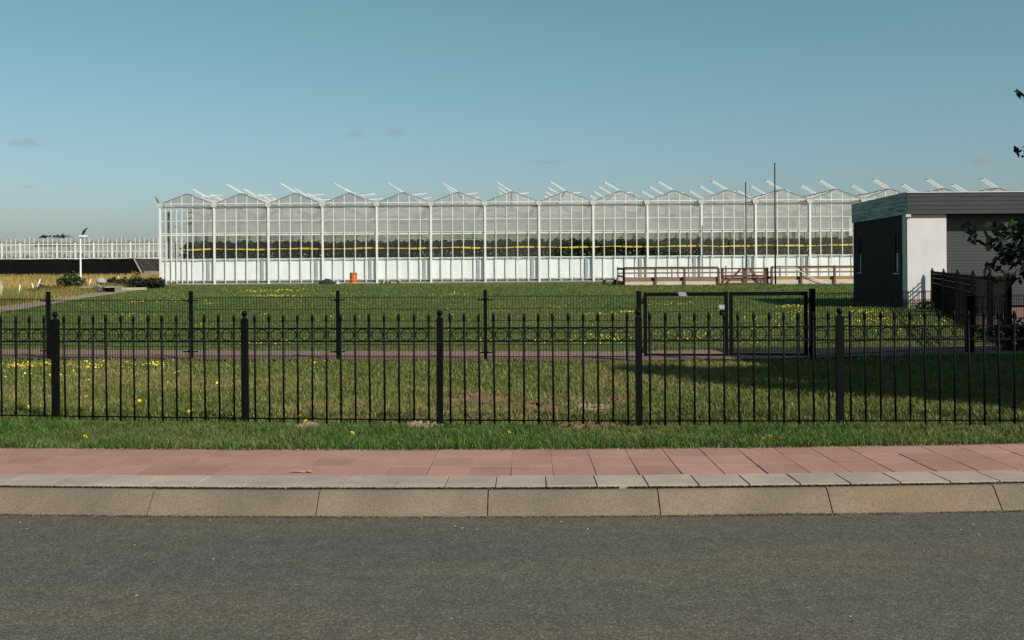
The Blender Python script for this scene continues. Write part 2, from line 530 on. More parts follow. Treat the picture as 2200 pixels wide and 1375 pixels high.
# pavement: sunken bed, a border of grey slabs, three rows of red tiles
pave = place('pavement', arc_sheet('pavement', M['bed'], -14, 14, 40, [.15, .15, .47, 1.35], [-.1, .126, .128, .143]), kind='structure')
def tile_mesh(name, w, d, mat, c=.003, h=.05):
    mb = MB(); mb.cbox(-w / 2, w / 2, -d / 2, d / 2, -h, 0, c); return mb.mesh(name, mat)
slabs = [tile_mesh('border_slab', .306 - g, .292, M['slab']) for g in (.004, .007, .010)]
tiles = [tile_mesh('red_tile', .272 - g, .2728, M['tile'], c=.0025) for g in (.003, .0055, .0085)]
def gapv(s):          # joints open up towards the right of the street
    t = (s + 3.0) / 5.0
    return 0 if t < .30 else (1 if t < .62 else 2)
for k in range(-17, 18):
    s = -.463 + (k + .5) * .306
    p = arc(s, .155 + .146, .148 + random.uniform(-.0015, .0015))
    place('border_slab', slabs[gapv(s)], pave, p, (random.uniform(-.006, .006), random.uniform(-.004, .004), s / RR + random.uniform(-.003, .003)))
for k in range(-21, 21):
    dev = random.uniform(-.002, .002)
    for r in range(3):
        s = -.407 + (k + .5) * .272 + dev + random.uniform(-.0007, .0007)
        o = .452 + .137 + r * .2745
        p = arc(s, o, .1505 + r * .0045 + random.uniform(-.0016, .0016))
        place('paving_tile', tiles[gapv(s)], pave, p, (.016 + random.uniform(-.004, .004), random.uniform(-.004, .004), s / RR + random.uniform(-.003, .003)))

# ------------------------------------------------------------------ brick path under the wire fence
WF = [(-16.5, 18.9), (-8.2, 17.6), (-5.55, 17.2), (-2.97, 16.95), (-.45, 16.6), (2.07, 16.3), (4.88, 16.2), (8.08, 17.6)]
pth = [(-30, 20.8), (-16.5, 18.9), (-8.2, 17.6), (-5.55, 17.2), (-2.97, 16.95), (-.45, 16.62), (2.07, 16.4), (4.88, 16.75), (8.08, 17.2), (14, 17.4), (24, 17.4)]
v = []; f = []
sub = []
for a, b in zip(pth[:-1], pth[1:]):
    for t in np.linspace(0, 1, 6)[:-1]: sub.append((lerp(a[0], b[0], t), lerp(a[1], b[1], t)))
for (x, y) in sub:
    j = float(vnoise(np.array([x * 2.1]), np.array([.5]), 3)[0]) * .12
    for dy in (-.06 + j, .9, 1.85 + .5 * j):
        v.append((x, y + dy, float(gz(x, y + dy)) + .016))
for i in range(len(sub) - 1):
    for j in range(2): f += [i * 3 + j, (i + 1) * 3 + j, (i + 1) * 3 + j + 1, i * 3 + j + 1]
place('brick_path', arrays_mesh('brick_path', np.array(v), f, 4, M['brickpath']), kind='structure')

# sandy track along the field edge, and the field
TRK = [(-12.5, 12), (-16, 22), (-19.8, 38.5), (-23.8, 55), (-28.3, 75), (-31.6, 87)]
def trkx(y): return np.interp(y, [b for a, b in TRK], [a for a, b in TRK])
v = []; f = []
yy_ = np.linspace(12, 87, 60)
for y in yy_:
    x = float(trkx(y)); w = .55 + .35 * float(vnoise(np.array([y * .3]), np.array([0.]), 5)[0])
    for dx in (-w, 0, w): v.append((x + dx, y, float(gz(x, y)) + .02))
for i in range(len(yy_) - 1):
    for j in range(2): f += [i * 3 + j, i * 3 + j + 1, (i + 1) * 3 + j + 1, (i + 1) * 3 + j]
place('sandy_track', arrays_mesh('sandy_track', np.array(v), f, 4, M['sandsoil']), kind='structure')
v = []; f = []
ys = np.concatenate([np.linspace(12, 87, 26), np.linspace(95, 175, 9)])
for y in ys:
    x1 = float(trkx(min(y, 87))) - .5; 
    for i in range(9):
        x = lerp(-170, x1, i / 8); v.append((x, y, float(gz(x, y)) + .012 + .25 * min(1, max(0, (y - 60) / 60))))
for j in range(len(ys) - 1):
    for i in range(8):
        a = j * 9 + i; f += [a, a + 1, a + 10, a + 9]
place('field', arrays_mesh('field', np.array(v), f, 4, M['field'], smooth=True), kind='structure')

# sand strip at the foot of the glasshouse
mb = MB()
mb.poly([(-32, 85.6, .225), (45, 86.6, .236), (45, 88.1, .252), (-32, 88.1, .252)])
mb.build('sand_strip', M['concrete'], kind='structure')

# ------------------------------------------------------------------ street railing
fence = thing('railing_fence', 'black iron railing with rings, spear tips and ball-topped posts along the pavement', 'fence', (0, 8.4, .14))
mb = MB(); mb.lathe([(.0085, .0), (.0085, .86), (.0085, .893), (.006, .905), (.0115, .915), (.013, .935), (.0105, .962), (.003, .985)], n=8)
# picket: plain shaft; finial separate
mb = MB(); mb.lathe([(.0088, 0), (.0088, .895)], n=8, sm=True); picket_me = mb.mesh('picket', M['black'])
mb = MB(); mb.lathe([(.0088, 0), (.0068, .008), (.0085, .013), (.0125, .030), (.0140, .048), (.0115, .068), (.006, .082), (.0015, .088)], n=9); finial_me = mb.mesh('finial', M['black'])
mb = MB(); mb.ring((0, 0, 0), .0485, .0042); ring_me = mb.mesh('ring', M['black'])
mb = MB(); mb.cbox(-.0265, .0265, -.0265, .0265, -.12, .905, .004); post_me = mb.mesh('post', M['black'])
mb = MB(); mb.lathe([(.018, 0), (.020, .006), (.010, .012), (.010, .016), (.018, .022), (.0235, .034), (.0245, .044), (.0215, .057), (.012, .066), (.002, .069)], n=14); cap_me = mb.mesh('ball_cap', M['black'])
FP = [(-690, 9.45), (-285, 9.10), (118, 8.80), (525, 8.53), (943, 8.32), (1371, 8.19), (1802, 8.11), (2232, 8.07), (2660, 8.06)]
pts = [Vector(((px - 1100) / F * d, d, 0)) for px, d in FP]
FB = Vector((0, 8.4, .14))
def fz(p): return float(gz(p.x, p.y)) - .01
for i, p in enumerate(pts):
    z = fz(p)
    po = place('post', post_me, fence, Vector((p.x, p.y, z)) - FB, (0, random.uniform(-.004, .004), random.uniform(-.03, .03)))
    place('ball_cap', cap_me, po, (0, 0, .905))
for a, b in zip(pts[:-1], pts[1:]):
    d = b - a; ang = math.atan2(d.y, d.x); L = d.length; u = d / L
    za, zb = fz(a), fz(b)
    for (h, t) in ((.820, .013), (.710, .013), (.052, .012)):
        mb = MB(); p0 = a + u * .03; p1 = b - u * .03
        mb.bar((p0.x, p0.y, za + h), (p1.x, p1.y, zb + h), .010, t); mb.build('rail', M['black'], fence)
    n = 13; m = .055 * L
    for k in range(n):
        q = a + u * lerp(m, L - m, k / (n - 1)); z = lerp(za, zb, (q - a).length / L)
        pk = place('picket', picket_me, fence, Vector((q.x, q.y - .012, z - .02)) - FB, (random.uniform(-.006, .006), random.uniform(-.0075, .0075), 0))
        place('finial', finial_me, pk, (0, 0, .878 + random.uniform(-.003, .003)))
        if k < n - 1:
            q2 = a + u * lerp(m, L - m, (k + .5) / (n - 1))
            place('ring', ring_me, fence, Vector((q2.x, q2.y, z + .765)) - FB, (0, 0, ang))

# ------------------------------------------------------------------ wire mesh fence and double gate
wf = thing('wire_mesh_fence', 'low dark green wire mesh fence beside the brick path across the lawn', 'fence', (0, 17, -.1))
def vert_wires(mb, a, b, z0, z1, step, r=.0036):
    d = b - a; n = max(2, int(round(d.length / step)))
    for k in range(n + 1):
        q = a + d * (k / n)
        mb.box(q.x - r, q.x + r, q.y - r, q.y + r, z0, z1)
def panel(a, b, zb, ztop, parent, first=.04, rows=6, prong=.03):
    mb = MB(); vert_wires(mb, a, b, zb, ztop + prong, .05)
    u = (b - a).normalized()
    for k in range(rows):
        z = ztop - k * .2
        if z < zb: break
        for dy in (-.007, .007):
            mb.bar((a.x, a.y + dy, z), (b.x, b.y + dy, z), .007, .010)
    return mb.build('wire_panel', M['wire'], parent, kind='stuff')
WB = wloc(wf)
wz = -.10
WP = [Vector((x, y, 0)) for x, y in WF]
def wpost(p, h, w=.065):
    mb = MB(); mb.cbox(p.x - w / 2, p.x + w / 2, p.y - w / 2, p.y + w / 2, wz - .1, wz + h, .006)
    return mb.build('post', M['black'], wf)
tops = [1.0, 1.005, 1.0, 1.03, 1.03, 1.05]
for i in range(6):
    p = WP[i]
    po = wpost(p, 1.20 if i < 5 else 1.17, .058 if i < 5 else .075)
    if i < 5:
        for h in (1.04, .16):
            mb = MB()
            mb.box(p.x - .125, p.x - .036, p.y - .052, p.y - .034, wz + h - .012, wz + h + .012)
            mb.box(p.x + .036, p.x + .125, p.y - .052, p.y - .034, wz + h - .012, wz + h + .012)
            mb.box(p.x - .040, p.x + .040, p.y - .056, p.y - .034, wz + h - .018, wz + h + .018)
            mb.build('clamp', M['black'], po)
            mb = MB()
            for sx in (-.075, .075): mb.lathe([(.009, -.004), (.009, .004)], (p.x + sx, p.y - .054, wz + h + .012), n=6)
            mb.build('bolt', pm('zinc', (.5, .5, .5), rough=.4, metal=.8) if 'zinc' not in M else M['zinc'], po)
    if i < 5:
        q = WP[i + 1]; u = (q - p).normalized()
        panel(p + u * .06, q - u * .06, wz + .01, wz + [1.06, 1.04, 1.08, 1.08, 1.09][i], wf)
M['zinc'] = pm('zinc_steel', (.55, .56, .57), (.4, .4, .41), 20, rough=.35, metal=.7)
# right of the gate
pr = WP[6]; wpost(pr, 1.19, .085)
pc = WP[7]; wpost(pc, 1.02, .12)
u = (pc - pr).normalized()
panel(pr + u * .06, pc - u * .07, wz + .01, wz + 1.10, wf)
pe = Vector((11.5, 18.4, 0)); u = (pe - pc).normalized()
panel(pc + u * .07, pe, wz + .01, wz + 1.0, wf)

# two gate leaves between WP[5] and WP[6]
ga, gb = WP[5], WP[6]
gu = (gb - ga).normalized(); gl = (gb - ga).length
def leaf(t0, t1, label, lock):
    a = ga + gu * t0; b = ga + gu * t1
    g = thing('gate_leaf', label, 'gate', (a.x, a.y, wz))
    zb, zt = wz + .10, wz + 1.145
    for q in (a, b):
        mb = MB(); mb.cbox(q.x - .027, q.x + .027, q.y - .027, q.y + .027, zb, zt + (.01 if q is b and lock else 0), .004); mb.build('stile', M['black'], g)
    mb = MB(); mb.bar((a.x + .033, a.y, zt - .033), (b.x - .033, b.y, zt - .033), .055, .06); mb.build('top_rail', M['black'], g)
    mb = MB(); mb.bar((a.x + .033, a.y, zb + .03), (b.x - .033, b.y, zb + .018), .04, .032); mb.build('bottom_rail', M['black'], g)
    mb = MB(); ia, ib = a + gu * .05, b - gu * .05
    vert_wires(mb, ia, ib, zb + .06, zt - .065, .05)
    for k in range(5):
        z = zt - .115 - k * .2
        mb.bar((ia.x, ia.y, z), (ib.x, ib.y, z), .016, .007)
    mb.build('wire_infill', M['wire'], g, kind='stuff')
    return g, a, b, zt
g1, a1, b1, zt = leaf(.105, 1.42, 'gate leaf with the silver lock and a worn top rail', True)
mb = MB(); mb.box(b1.x - .125, b1.x - .034, b1.y - .04, b1.y + .035, wz + .86, wz + .935); mb.build('lock_box', pm('silver_lock', (.6, .6, .6), rough=.35, metal=.5), g1)
mb = MB()
mb.tube([(b1.x - .06, b1.y - .04, wz + .885), (b1.x - .06, b1.y - .085, wz + .885), (b1.x - .165, b1.y - .085, wz + .88)], .009, 8)
mb.build('handle', M['zinc'], g1)
mb = MB(); mb.box(b1.x - .10, b1.x - .034, b1.y - .038, b1.y + .03, wz + .76, wz + .845); mb.build('lock_plate', M['black'], g1)
mb = MB(); mb.lathe([(.02, -.02), (.02, .02)], (b1.x - .052, b1.y - .042, wz + .79), n=8); mb.build('keyhole_cover', M['zinc'], g1)
mb = MB(); mx_ = lerp(a1.x, b1.x, .46); my_ = lerp(a1.y, b1.y, .46)
mb.hexa([(mx_ - .05, my_ - .032, zt - .064), (mx_ + .08, my_ - .033, zt - .064), (mx_ + .08, my_ + .03, zt - .064), (mx_ - .05, my_ + .03, zt - .064),
         (mx_ - .08, my_ - .032, zt + .0), (mx_ + .05, my_ - .033, zt + .0), (mx_ + .05, my_ + .03, zt + .0), (mx_ - .08, my_ + .03, zt + .0)])
mb.build('worn_patch', pm('bare_grey_paint', (.33, .34, .34), (.25, .26, .26), 20, rough=.6), g1)
g2, a2, b2, _ = leaf(1.50, gl - .105, 'plain gate leaf on the side towards the dark brick garage', False)
for (g, q) in ((g1, a1), (g2, b2)):
    for h in (.2, 1.0):
        mb = MB(); sx = -1 if g is g1 else 1
        mb.tube([(q.x + sx * .05, q.y - .035, wz + h - .045), (q.x + sx * .05, q.y - .035, wz + h + .045)], .014, 8)
        mb.build('hinge', M['black'], g)

# ------------------------------------------------------------------ main glasshouse
GY = 88.0; GX0 = -31.05; BAY = 4.783; NB = 16; NF = 13
S_G = F / GY
ZB, ZG, ZE, ZR = .24, 7.05, 7.36, 8.27
gh = thing('glasshouse', 'long white-framed glasshouse with a zigzag roof and open roof vents', 'greenhouse', (GX0, GY, ZB))
GB = wloc(gh)
def col_mesh():
    mb = MB(); mb.cbox(-.085, .085, -.06, .06, 0, ZG - .15, .02); return mb.mesh('column', M['white'])
colm = col_mesh()
mb = MB(); mb.hexa([(-.20, -.12, 0), (.20, -.12, 0), (.20, .3, 0), (-.20, .3, 0), (-.34, -.14, .38), (.34, -.14, .38), (.34, .3, .38), (-.34, .3, .38)])
capm = mb.mesh('gutter_end', M['offwhite'])
mb = MB(); mb.box(-.75, -.22, .02, .10, .10, .24); mb.box(-.55, -.28, .02, .10, -.06, .10); bracm = mb.mesh('bracket', M['darkbar'])
mb = MB(); mb.box(-.032, .032, -.03, .03, 0, ZG + .02 - ZB - .06); barm = mb.mesh('glazing_bar', M['white'])
PW = BAY / 5
def pane_mesh(w, h, mt):
    mb = MB(); mb.box(-w / 2 + .034, w / 2 - .034, -.004, .004, 0, h); return mb.mesh('pane', mt)
M['milky'] = glassmat('milky_glass', white=.42, wcol=(.68, .69, .68))
ROWS = [(.34, 2.43), (2.50, 4.55), (4.80, 5.82), (5.88, 7.0)]
pms = [pane_mesh(PW, b - a, M['milky'] if a > 4.6 else M['glass']) for a, b in ROWS]
pms1 = [pane_mesh(PW / 2, b - a, M['glass']) for a, b in ROWS]
for i in range(NB + 1):
    x = GX0 + i * BAY
    if i <= NF:
        c = place('column', colm, gh, Vector((x, GY - .05, .15)) - GB)
        if i > 0: place('bracket', bracm, gh, Vector((x, GY + .05, ZG - .25)) - GB)
    place('gutter_end', capm, gh, Vector((x, GY - .02, ZG - .02)) - GB)
for i in range(NB):
    x0 = GX0 + i * BAY; x1 = x0 + BAY; xm = (x0 + x1) / 2
    front = i < NF
    if front:
        # bars and panes
        if i == 0:
            xs = [k * PW / 2 for k in range(1, 7)] + [4 * PW]
        else:
            xs = [k * PW for k in range(1, 5)]
        for q in xs: place('glazing_bar', barm, gh, Vector((x0 + q, GY, ZB + .06)) - GB)
        ed = [0] + xs + [BAY]
        for q0, q1 in zip(ed[:-1], ed[1:]):
            wide = (q1 - q0) > PW * .75
            for r, (za, zb) in enumerate(ROWS):
                place('pane', (pms if wide else pms1)[r], gh, Vector((x0 + (q0 + q1) / 2, GY + .002, za)) - GB, (random.uniform(-.006, .006), 0, random.uniform(-.012, .012)))
        # rails
        for nm, z, h, w, mt in (('sill_rail', 2.465, .065, .05, 'white'), ('mid_rail', 4.755, .055, .05, 'white'), ('truss_chord', 4.60, .10, .10, 'white'),
                            ('thin_rail', 5.85, .05, .05, 'white'), ('upper_rail', 6.74, .06, .08, 'white'), ('top_beam', 7.06, .12, .08, 'darkbar'), ('foot_rail', .555, .05, .05, 'white'), ('base_rail', .315, .05, .07, 'offwhite')):
            yy = GY + (.10 if nm in ('truss_chord', 'upper_rail') else -.034 if nm == 'top_beam' else 0.038)
            mb = MB(); mb.box(x0 + .088, x1 - .088, yy - w / 2, yy + w / 2, z - h / 2, z + h / 2); mb.build(nm, M[mt], gh)
        # white ground screen just behind the glass
        mb = MB(); n = 14; v0 = []
        for k in range(n + 1):
            xx = lerp(x0 + .03, x1 - .03, k / n); dy = .03 * math.sin(k * 1.7 + i) + random.uniform(-.012, .012)
            for zz in (.60 + random.uniform(-.015, .015), 1.5, 2.40 + random.uniform(-.02, .02)): mb.v.append((xx, GY + .20 + dy * (1.2 if zz < 2 else .4), zz))
        for k in range(n):
            for j in range(2): mb.face([k * 3 + j, (k + 1) * 3 + j, (k + 1) * 3 + j + 1, k * 3 + j + 1], True)
        mb.build('ground_screen', M.setdefault('screen', pm('white_screen', (.95, .97, .99), (.88, .90, .93), 1.5, rough=.8)), gh)
        # shade curtain hanging deeper inside
        ca = x0 + .02 if i else x0 + 1.9
        mb = MB(); n = 12
        cm_ = M.setdefault('curtain', pm('grey_curtain', (.62, .62, .59), (.53, .54, .52), .5, rough=.9, lo=.3, hi=.7, coord='World', third=(.47, .53, .54), tscale=.3, tlo=.52, thi=.7))
        for (nm, cy, z_) in (('shade_curtain', 1.15, (3.1, 4.4, 5.7, 7.0)),):
            mb = MB()
            for k in range(n + 1):
                xx = lerp(ca, x1 - .02, k / n)
                for zz in z_: mb.v.append((xx, GY + cy + .05 * math.sin(k * 2.1 + i * .7), zz + .03 * math.sin(k + i)))
            for k in range(n):
                for j in range(3): mb.face([k * 4 + j, (k + 1) * 4 + j, (k + 1) * 4 + j + 1, k * 4 + j + 1], True)
            mb.build(nm, cm_, gh)
    # gable
    mb = MB()
    mb.poly([(x0 + .1, GY, ZG + .12), (x1 - .1, GY, ZG + .12), (x1 - .1, GY, ZE), (xm, GY, ZR - .03), (x0 + .1, GY, ZE)])
    mb.build('gable_pane', M.setdefault('gableglass', glassmat('gable_glass', white=.40, wcol=(.58, .59, .57))), gh)
    mb = MB()
    for sx in (x0, x1):
        mb.bar((sx, GY - .02, ZE), (xm, GY - .02, ZR), .07, .045)
    mb.build('verge_bar', M['darkbar'], gh)
    mb = MB()
    for k in range(1, 5):
        xx = x0 + k * PW; zt_ = ZR - abs(xx - xm) / (BAY / 2) * (ZR - ZE) - .02
        mb.box(xx - .03, xx + .03, GY - .028, GY + .028, ZG + .122, zt_)
    mb.box(x0 + .35, x1 - .35, GY - .026, GY + .026, ZE - .03, ZE + .03)
    mb.build('gable_frame', M['white'], gh)
    # roof slopes
    LEN = 58.0
    for sgn, sx in ((-1, x0), (1, x1)):
        mb = MB(); n = Vector((sgn * (ZR - ZE), 0, BAY / 2)).normalized()
        e0 = Vector((sx - sgn * .12, GY + .03, ZE + .01)); e1 = Vector((xm, GY + .03, ZR))
        mb.poly([e0, e1, e1 + Vector((0, LEN, 0)), e0 + Vector((0, LEN, 0))])
        mb.cm = 1
        for k in range(0, 30):
            yy = GY + .1 + k * 1.95
            a_ = Vector((e0.x, yy, e0.z)) + n * .012; b_ = Vector((e1.x, yy, e1.z)) + n * .012
            mb.bar(a_, b_, .045, .03, n)
        mb.build('roof_slope', [M['roofglass'], M['white']], gh)
    mb = MB(); mb.box(xm - .05, xm + .05, GY + .0, GY + LEN, ZR + .005, ZR + .05); mb.build('ridge', M['offwhite'], gh)
    mb = MB(); mb.box(x1 - .12, x1 + .12, GY + .31, GY + LEN, ZE - .16, ZE + .0); mb.build('gutter', M['offwhite'], gh)

def vent_mesh(dx, dz, dep):
    mb = MB(); a = Vector((0, 0, 0)); e = Vector((dx, 0, dz)); y = Vector((0, dep, 0))
    mb.bar(a, e, .05, .06); mb.bar(a + y, e + y, .05, .06); mb.bar(e - Vector((0, .025, 0)), e + y + Vector((0, .025, 0)), .06, .05); mb.bar(a, a + y, .05, .04)
    mb.bar(e * .8 + y * .5, Vector((dx * .55, dep * .5, dz * .0 - abs(dx) * .18)), .03, .03)
    mb.cm = 1
    mb.poly([a + y * .03, e + y * .03, e + y * .97, a + y * .97])
    return mb.mesh('vent', [M['white'], M['flapglass']])
vl = vent_mesh(-1.30, .78, .85); vr = vent_mesh(1.6, .12, .85)
for i in range(NB):
    xm = GX0 + (i + .5) * BAY
    for k in range(5):
        if not (i == 0 and k == 0):
            place('roof_vent', vl, gh, Vector((xm - .03, GY + .15 + k * 5.6 + random.uniform(-.1, .1), ZR + .05)) - GB, (0, random.uniform(-.03, .03), 0))
        place('roof_vent', vr, gh, Vector((xm + .03, GY + 4.4 + k * 5.6, ZR + .05)) - GB, (0, random.uniform(-.04, .04), 0))
# plinth, far wall, side wall
mb = MB(); mb.box(GX0 - .1, GX0 + NF * BAY, GY + .045, GY + .25, -.05, .29); mb.build('plinth', M['concrete'], gh)
mb = MB()
for k in range(12):
    y = GY + 4 + k * 4.6
    mb.box(GX0 - .06, GX0 + .06, y - .08, y + .08, ZB, ZG)
mb.box(GX0 - .03, GX0 + .03, GY + .1, GY + 55, 2.4, 2.48); mb.box(GX0 - .03, GX0 + .03, GY + .1, GY + 55, 4.7, 4.78)
mb.build('side_frame', M['white'], gh)
mb = MB(); mb.poly([(GX0, GY + .1, .3), (GX0, GY + 55, .3), (GX0, GY + 55, ZG), (GX0, GY + .1, ZG)]); mb.build('side_glass', M['ventglass'], gh)
mb = MB(); mb.box(GX0, GX0 + NB * BAY, GY + 57.5, GY + 57.6, .3, ZG); mb.build('far_wall', M['screen'], gh)
mb = MB(); mb.box(GX0 + .45, GX0 + .62, GY + .5, GY + .7, .3, 6.8); mb.build('dark_pipe', M['darkbar'], gh)

mb = MB(); mb.box(GX0 + .1, GX0 + NF * BAY, GY + .255, GY + .27, .292, .62); mb.build('interior_shade', M['darkbar'], gh)  # dark strip standing in for the unlit interior below the screen
for i in range(1, NF + 1):  # thin grey strip before the screen, left of each column
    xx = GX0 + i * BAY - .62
    mb = MB(); mb.box(xx - .13, xx + .13, GY + .10, GY + .13, .60, 2.40); mb.build('grey_strip', M.setdefault('stripgrey', pm('strip_grey', (.42, .46, .48), (.36, .40, .42), 2, rough=.6)), gh)
# tomato rows behind the glass
def leaf_cloud(pts, size, cols, rng, flat=.5):
    """one quad leaf per point"""
    n = len(pts)
    nrm = rng.normal(size=(n, 3)); nrm[:, 2] += flat; nrm /= np.linalg.norm(nrm, axis=1)[:, None]
    t = np.cross(nrm, rng.normal(size=(n, 3))); t /= np.linalg.norm(t, axis=1)[:, None]
    b = np.cross(nrm, t)
    s = size * rng.uniform(.6, 1.3, n)[:, None]
    v = np.empty((n, 4, 3))
    v[:, 0] = pts - t * s; v[:, 1] = pts + b * s * .55; v[:, 2] = pts + t * s; v[:, 3] = pts - b * s * .55
    v[:, 2] += nrm * -s * .25
    f = np.arange(n * 4)
    return v.reshape(-1, 3), f, np.repeat(cols, 4, axis=0)

def tomato_mesh(seed):
    rng = np.random.default_rng(seed)
    n = 900
    z = rng.uniform(.5, 3.45, n) ** 1.0
    x = rng.normal(0, .26, n); y = rng.uniform(-.30, .30, n)
    k = 160; z[:k] = rng.uniform(3.1, 3.7, k); x[:k] *= .7
    z = np.clip(z, .3, 3.72 - np.abs(x) * .8 - .25 * rng.random(n))
    p = np.stack([x, y, z], 1)
    g = rng.uniform(.5, 1.2, (n, 1)) * np.array([[.030, .066, .022]])
    v, f, c = leaf_cloud(p, .13, g, rng, .2)
    return arrays_mesh('tomato_plant', v, f, 4, M['leaf'], c)
tms = [tomato_mesh(k) for k in range(5)]
x = GX0 + 2.3
while x < GX0 + NF * BAY - .3:
    o = place('tomato_plant', random.choice(tms), None, (x, GY + .72, ZB), (0, 0, random.choice([0, math.pi]) + random.uniform(-.1, .1)), scale=(random.uniform(1.0, 1.4), 1, random.uniform(1.0, 1.07)))
    tag(o, 'dark leafy tomato plant in the row behind the glasshouse panes', 'plant', 'tomato plants inside the glasshouse')
    x += random.uniform(.62, .80)
M['tape'] = pm('yellow_tape', (.75, .55, .03), (.62, .42, .02), .7, rough=.5, coord='World')
mb = MB()
xs = np.linspace(GX0 + 1.5, GX0 + NF * BAY, 90)
for k, xx in enumerate(xs):
    z = 3.33 + .03 * math.sin(xx * .9) + .015 * math.sin(xx * 2.3); hh = .052 + .025 * math.sin(xx * 1.31)
    mb.v += [(xx, GY + .30, z - hh), (xx, GY + .305, z + hh)]
for k in range(len(xs) - 1): mb.face([2 * k, 2 * k + 2, 2 * k + 3, 2 * k + 1])
tag(mb.build('sticky_tape', M['tape']), 'bright yellow sticky tape strung along the plant tops', 'tape')
mb = MB(); mb.tube([(xx, GY + .36, 4.13 + .10 * math.sin(xx * .42)) for xx in np.linspace(GX0 + 5, GX0 + NF * BAY, 70)], .028, 5)
tag(mb.build('yellow_cord', pm('ochre_cord', (.52, .36, .08), rough=.7)), 'thin ochre cord sagging above the tomato plants', 'cord')
# circulation fans
for (px, py, lab) in ((563, 470, 'brown circulation fan hanging in the second bay of the glasshouse'), (1445, 465, 'brown circulation fan hanging in the tenth bay of the glasshouse')):
    p = P(px, py, GY + .6); fo = thing('circulation_fan', lab, 'fan', p)
    mb = MB(); mb.ring(p, .24, .035, 16, 5); mb.build('housing', M.setdefault('fanbrown', pm('fan_brown', (.10, .06, .05), rough=.6)), fo)
    mb = MB(); mb.lathe([(.06, -.05), (.06, .05)], p, 8)
    for a in range(4):
        q = a * math.pi / 2 + .4
        mb.bar(p, p + Vector((math.cos(q) * .22, .02, math.sin(q) * .22)), .10, .012, (0, 1, 0))
    mb.build('blades', M['fanbrown'], fo)
    mb = MB(); mb.tube([p + Vector((0, 0, .26)), (p.x, p.y, ZG - .1)], .012, 5); mb.build('hanger', M['white'], fo)

# ------------------------------------------------------------------ far glasshouse and the black-lined basin
D2 = 174.0; S2 = F / D2; B2 = 39.5 / S2
x0 = (-35 - 1100) / S2
g2h = thing('far_glasshouse', 'distant white glasshouse rising behind the black lined basin', 'greenhouse', (x0, D2, .4))
zg2 = 1.45 + 62.5 / S2; ze2 = zg2 + .25; zr2 = 1.45 + 75 / S2
M['mottle'] = pm('mottled_interior', (.52, .53, .53), (.16, .14, .14), .9, detail=8, rough=.9, lo=.52, hi=.66, coord='World', third=(.62, .62, .62), tscale=.25, tlo=.45, thi=.6)
n2 = 12
for i in range(n2 + 1):
    x = x0 + i * B2
    mb = MB(); mb.box(x - .11, x + .11, D2 - .12, D2 + .1, .4, zg2); mb.build('column', M['white'], g2h)
    mb = MB(); mb.box(x - .40, x - .13, D2 - .05, D2 + .05, zg2 - .15, zg2 + .22); mb.build('bracket', M['darkbar'], g2h)
for i in range(n2):
    xa = x0 + i * B2; xb = xa + B2; xm = (xa + xb) / 2
    mb = MB(); mb.box(xa + .12, xb - .12, D2 - .005, D2 + .005, .5, zg2 - .1); mb.build('pane', M['glass'], g2h)
    mb = MB()
    for k in range(1, 4): mb.box(xa + k * B2 / 4 - .045, xa + k * B2 / 4 + .045, D2 - .05, D2 + .05, .5, zr2 - abs(k - 2) * .28 - .03)
    mb.build('glazing_bars', M['white'], g2h)
    mb = MB()
    for z, h in ((zg2 - .35, .13), (4.95, .09), (3.75, .13), (2.6, .1)): mb.box(xa + .12, xb - .12, D2 - .09, D2 - .055, z - h / 2, z + h / 2)
    mb.build('rails', M['white'], g2h)
    mb = MB(); mb.box(xa + .12, xb - .12, D2 - .04, D2 + .04, zg2 - .08, zg2 + .03); mb.build('top_beam', M['darkbar'], g2h)
    mb = MB(); mb.poly([(xa, D2, zg2 + .03), (xb, D2, zg2 + .03), (xb, D2, ze2), (xm, D2, zr2), (xa, D2, ze2)]); mb.build('gable_pane', M['gableglass'], g2h)
    for sx in (xa, xb):
        mb = MB(); mb.poly([(sx, D2 + .02, ze2), (xm, D2 + .02, zr2), (xm, D2 + 45, zr2), (sx, D2 + 45, ze2)]); mb.build('roof_slope', M['roofglass'], g2h)
    mb = MB(); mb.box(xa, xb, D2 + 2.5, D2 + 2.6, .4, zg2 - .6); mb.build('inner_screen', M['mottle'], g2h)

DB = 140.0; SB = F / DB
M['foil'] = pm('black_foil', (.0025, .0025, .0025), (.005, .005, .0045), .6, rough=.8, spec=.05, stretch=(1, 1, .4), coord='World', bump=.3, bscale=.8, bdist=.2)
M['foilside'] = pm('faded_foil', (.050, .040, .034), (.018, .016, .015), .7, rough=.8, spec=.1, stretch=(.5, 3.0, .5), coord='World', lo=.4, hi=.6)
ba = thing('basin_bank', 'black foil covered bank of a water basin in front of the far glasshouse', 'basin', (-60, DB, .4))
tl = P(-160, 558, DB); tr = P(287, 555.5, DB + 2); br_ = P(311, 588, DB - 1.2); 
def bank():
    mb = MB(); n = 40
    for k in range(n + 1):
        x = lerp(tl.x - 20, tr.x, k / n); xb = lerp(tl.x - 20, br_.x, k / n)
        mb.v += [(xb, DB - 1.2, .2), (x, DB + 2, 3.25 + .05 * math.sin(k * 1.3) + random.uniform(-.03, .03)), (x, DB + 6, 3.25)]
    for k in range(n):
        for j in range(2): mb.face([k * 3 + j, (k + 1) * 3 + j, (k + 1) * 3 + j + 1, k * 3 + j + 1])
    return mb
bank().build('front_face', M['foil'], ba)
mb = MB(); mb.poly([(br_.x, DB - 1.2, .2), (br_.x + 3.2, DB + 22, .2), (tr.x + 3.2, DB + 22, 3.25), (tr.x, DB + 2, 3.25)]); mb.build('side_face', M['foilside'], ba)
